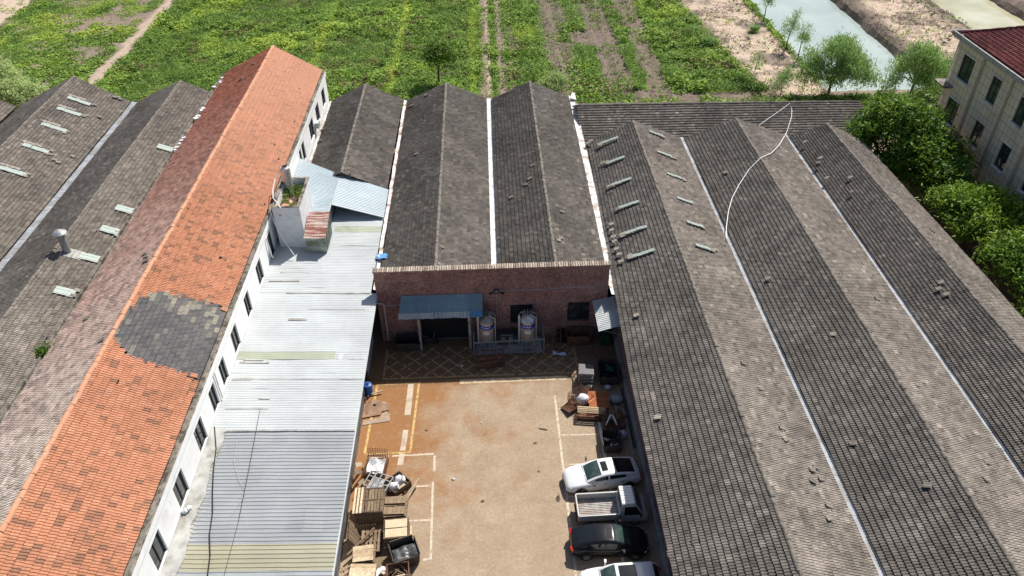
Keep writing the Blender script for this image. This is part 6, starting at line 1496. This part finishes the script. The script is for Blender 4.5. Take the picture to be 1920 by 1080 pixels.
def crate(lab, x, y, rz, L, Wd, H, t, lid=True, slats=6, wall_t=None, group='wooden crates piled along the annex wall', seed=1, lidm='wood', z=0.):
    r = np.random.default_rng(seed); T = E('wooden_crate', lab, 'crate', (0, 0, 0), group); wt = t if wall_t is None else wall_t
    for (cx_, cy_, lx, ly) in ((0, -Wd/2, L, .03), (0, Wd/2, L, .03), (-L/2, 0, .03, Wd), (L/2, 0, .03, Wd)):
        q = MB(); k_ = 4
        for i in range(k_): q.box((cx_, cy_, .12+(H-.12)*(i+.5)/k_), (lx if lx > .1 else .03, ly if ly > .1 else .03, (H-.12)/k_*.9), t=float(np.clip(wt+r.normal(0, .08), 0, 1)))
        q.build('side', M['wood'], T, local=True)
    q = MB()
    for s in (-1, 0, 1): q.box((s*L*.42, 0, .055), (.1, Wd, .11), t=wt)
    for sx in (-1, 1):
        for sy in (-1, 1): q.box((sx*(L/2-.05), sy*(Wd/2-.05), H/2+.05), (.07, .07, H-.1), t=wt)
    q.build('frame', M['wood'], T, local=True)
    if lid:
        q = MB()
        for i in range(slats): q.box((-L/2+L*(i+.5)/slats, 0, H+.03+r.normal(0, .006)), (L/slats*.82, Wd*1.03, .025), r.normal(0, .01), t=float(np.clip(t+r.normal(0, .12), 0, 1)))
        for s in (-.48, 0, .48): q.box((0, s*Wd, H+.056), (L, .07, .03), t=t-.25)
        q.build('lid', M[lidm], T, local=True)
    T.location = (x, y, z); T.rotation_euler = (0, 0, rz); return T
crate('tall brown slatted crate with pale boards on its left edge, beside the annex wall', -7.75, 29.0, .03, 1.62, 1.75, 1.15, .42, slats=9, seed=2)
q = MB()
for i in range(3): q.box((-8.62+.2*i, 28.95, 1.26+.012*i), (.13, 1.85, .03), .02, t=1.)
tag(q.build('pale_board', M['wood']), 'three pale boards lying along the left edge of the tall slatted crate', 'boards')
for i in range(5): pallet(('lowest', 'second', 'third', 'fourth', 'topmost')[i]+' pallet of the stack right of the tall slatted crate', -6.28+.01*(-1)**i, 28.85+.02*(i % 2), .145*i, .02*(i-2), 1.35, 1.5, 6, .45+.07*(i == 4), seed=60+i)
for s in (-1, 1):
    q = MB()
    for i in range(5): q.box((-6.28-.5+.25*i, 28.85+s*.38, .79), (.24, .5, .06), t=.5+.08*(i % 2))
    tag(q.build('board_stack', M['wood']), ('nearer' if s < 0 else 'farther')+' row of short boards on the topmost pallet of the stack', 'boards')
cr_ = crate('open crate packed with pale plywood sheets, in front of the pallet stack', -6.05, 27.15, .06, 1.42, 1.3, .95, .35, lid=False, seed=3)
q = MB()
for i in range(2): q.box((0, -.31+.62*i, .93+.01*i), (1.28, .56, .05), t=.9)
q.build('plywood_sheet', M['ply'], cr_, local=True)
q = MB(); q.box((-5.28, 27.1, .08), (.12, 1.5, .12), .05, t=.95); tag(q.build('timber_beam', M['wood']), 'pale timber beam on the ground right of the plywood crate', 'beam')
# black covered bin
BB = bin_('covered_bin', 'grey bin half covered by shiny black plastic sheet, nearest the open yard', -5.5, 25.75, .33, 1.35, 1.25, .95, M['dark_steel'], 0, group=BG)
q = MB(); q.grid(np.array([[(-.66+1.32*u, -.6+.78*v_, .93+.05*math.sin(u*7+v_*4)*math.cos(v_*6)+.02*math.sin(u*17)) for v_ in np.linspace(0, 1, 9)] for u in np.linspace(0, 1, 13)])); q.build('plastic_sheet', M['black_sheet'], BB, smooth=True, local=True)
q = MB(); q.box((0, .62, .85), (1.3, .05, .55)); q.build('back_board', mat('dark_plank', (.14, .11, .085), .8, .25), BB, local=True)
# white-bag crate
cw = crate('low dark crate with white bags and a black cord, near the parking line', -6.3, 30.75, .75, 1.25, 1.15, .62, .2, lid=False, seed=4)
sack('white_sack', 'rounded white bag at the back of the dark crate', -6.15, 31.0, .22, .75, .65, .55, M['white_sack'], 7)
sack('white_sack', 'white bag with a black cord over it, front of the dark crate', -6.5, 30.5, .22, .7, .6, .5, M['white_sack'], 8)
q = MB(); q.tube([(-6.15, 31.25, .75), (-5.95, 30.95, .82), (-6.05, 30.6, .78), (-6.45, 30.25, .72)], .022, 6); tag(q.build('cable_loop', M['black']), 'black cord draped over the two white bags', 'cord')
q = MB(); q.box((-5.98, 30.3, .70), (.5, .16, .06), .7, t=.9); tag(q.build('pale_board', M['wood']), 'short pale board on the corner of the dark crate', 'board')
q = MB()
for i in range(3): q.bar((-5.95+.13*i, 29.75+.0*i, .02+.04*i), (-5.25+.13*i, 31.0, .10+.22*i), .15, .03, t=.55+.15*i)
tag(q.build('plank', M['wood']), 'three planks leaning on the right of the dark crate', 'planks')
# basket with white sheets
bk = bin_('mesh_basket', 'rusty mesh basket with a tall back and white sheets inside, by the annex wall', -7.75, 32.15, -.12, 1.25, 1.35, .8, M['rust'], 0, mesh=True, group=BG)
q = MB()
for i in range(9): q.bar((-.62+.155*i, .69, .5), (-.62+.155*i, .69, 1.35), .02)
for i in range(5): q.bar((-.62, .69, .6+.18*i), (.62, .69, .6+.18*i), .02)
q.build('back_grid', M['rust'], bk, local=True)
q = MB(); q.grid(np.array([[(-.55+1.1*u, -.55+1.05*v_, .42+.08*math.sin(u*9+v_*5)+.16*v_) for v_ in np.linspace(0, 1, 8)] for u in np.linspace(0, 1, 8)])); tag(q.build('white_sheet', M['white_sack'], smooth=True), 'bundle of white sheets in the rusty basket', 'sheets'); 
o_ = bpy.data.objects[-1] if False else None
ws = [o for o in bpy.data.objects if o.name.startswith('white_sheet')][-1]; ws.location = (-7.75, 32.15, 0); ws.rotation_euler = (0, 0, -.12)
# grid rack
gr = E('grid_frame', 'flat grey metal frame of square openings lying between basket and tall crate', 'rack', (0, 0, 0))
q = MB()
for i in range(5): q.bar((-.75+.375*i, -.55, .75), (-.75+.375*i, .55, .75), .05)
for i in range(4): q.bar((-.78, -.55+.366*i, .752), (.78, -.55+.366*i, .752), .045)
q.build('top_grid', M['steel_dull'], gr, local=True)
for sx in (-1, 1):
    for sy in (-1, 1): q = MB(); q.bar((sx*.74, sy*.53, 0), (sx*.74, sy*.53, .73), .05); q.build('leg', M['steel_dull'], gr, local=True)
q = MB(); q.box((0, 0, .25), (1.4, 1.0, .03)); q.build('lower_shelf', M['steel_dull'], gr, local=True)
gr.location = (-7.45, 30.75, 0); gr.rotation_euler = (0, 0, -.38)
# curved boards against the wall
for i, (y, lean, t_, lab) in enumerate(((32.4, .22, .95, 'pale curved board leaning on the annex wall by the basket'), (31.8, .3, .5, 'brown board leaning on the annex wall behind the curved one'), (31.3, .16, .75, 'narrow board leaning lowest beside the basket'))):
    q = MB(); P = [(-8.65+.1*i-.35*s_*s_*lean*3, y-.9*s_+.2*math.sin(s_*3), .05+1.3*s_*(1 if i < 2 else .6)) for s_ in np.linspace(0, 1, 6)]
    for a, b in zip(P[:-1], P[1:]): q.bar(a, b, .26, .03, t=t_, up=(1, 0, .3))
    tag(q.build('leaning_board', M['wood']), lab, 'board')
# pallets
pallet('slatted pallet standing against the annex wall below the tall crate', -8.62, 27.05, .55, 0, 1.25, 1.3, 10, .35, R=(0, math.radians(68), .06), gap=.2, seed=70)
pallet('grey pallet with long gaps lying before the leaning pallet', -7.55, 26.75, .25, math.pi/2+.02, 1.45, 1.2, 5, .5, gap=.35, seed=71)
pallet('second grey pallet directly under the one with long gaps', -7.5, 26.75, .10, math.pi/2-.02, 1.45, 1.2, 5, .3, gap=.35, seed=72)
pallet('pale boarded pallet, smaller of the two pale ones', -7.85, 25.75, .55, .10, 1.15, 1.0, 4, .93, solid=True, seed=73)
pallet('brown pallet under the smaller pale boarded pallet', -7.8, 25.72, .40, .06, 1.2, 1.05, 6, .5, seed=74)
pallet('lower brown pallet two below the smaller pale boarded pallet', -7.8, 25.75, .20, .05, 1.25, 1.1, 6, .42, seed=75)
pallet('largest pale boarded pallet at the bottom edge of the photo', -7.75, 24.35, .62, -.06, 1.45, 1.35, 5, .97, solid=True, seed=76)
pallet('brown pallet under the largest pale boarded pallet', -7.72, 24.35, .46, -.04, 1.45, 1.35, 6, .5, seed=77)
pallet('dull pallet two below the largest pale boarded pallet', -7.74, 24.33, .26, -.02, 1.45, 1.4, 6, .4, seed=78)
q = MB()
for i in range(3): q.bar((-8.9+.0*i, 23.6+.4*i, 1.1-.05*i), (-8.35, 24.9+.32*i, .1), .10, .05, t=.7-.1*i)
for i in range(2): q.bar((-8.95, 24.2+.6*i, .8), (-8.45, 23.6+.6*i, .5), .07, .04, t=.6)
tag(q.build('leaning_timber_frame', M['wood']), 'narrow wooden ladder like frame leaning on the annex wall at the bottom', 'frame')  # loose frame of leaning timber bars, no real ladder
q = MB(); q.bar((-8.75, 25.75, .55), (-7.35, 27.35, .75), .12, .08, t=.35); tag(q.build('timber_beam', M['wood']), 'dark long beam lying across the pallets towards the wall', 'beam')
q = MB(); q.box((-6.75, 25.7, .05), (1.1, 1.3, .03), .2, t=.4); tag(q.build('plywood_board', M['wood']), 'flat dull board on the ground between pale pallets and covered bin', 'board')
q = MB(); q.box((-6.7, 24.75, .22), (.75, .16, .1), -.45, t=.85); tag(q.build('timber_block', M['ply']), 'short orange brown timber block by the white scraps', 'block')
sack('white_sack', 'round white bowl shaped scrap beside the largest pale pallet', -6.72, 24.98, .12, .42, .36, .22, M['white_sack'], 11)
q = MB(); q.bar((-7.15, 24.35, .35), (-6.8, 24.85, .42), .28, .08); tag(q.build('foam_piece', M['white_sack']), 'white foam strip beside the largest pale pallet', 'foam')
frame_cage('wire_cage', 'wire cage with wood scraps at the bottom edge before the covered bin', 'cage', -5.75, 24.4, .1, 1.2, 1.0, .9, M['rust'], 5, 2, shelf=.1)
q = MB(); r = np.random.default_rng(9)
for i in range(22): q.box((-5.75+r.uniform(-.45, .45), 24.4+r.uniform(-.38, .38), .2+r.uniform(0, .35)), (r.uniform(.3, .7), .09, .04), R=Matrix.Rotation(r.uniform(0, 6), 3, 'Z')@Matrix.Rotation(r.normal(0, .3), 3, 'Y'), t=float(r.random()))
tag(q.build('wood_scrap', M['wood']), 'heap of broken wood inside the wire cage at the bottom edge', 'wood scraps')
q = MB()
for i in range(40): q.box((-7.4+r.uniform(-1.2, 1.6), 26.0+r.uniform(-1.6, 3.8), .02), (r.uniform(.1, .5), r.uniform(.03, .1), .02), r.uniform(0, 3), t=float(r.random()))
tag(q.build('wood_litter', M['wood']), 'splinters of wood littered around the pallets', kind='stuff')
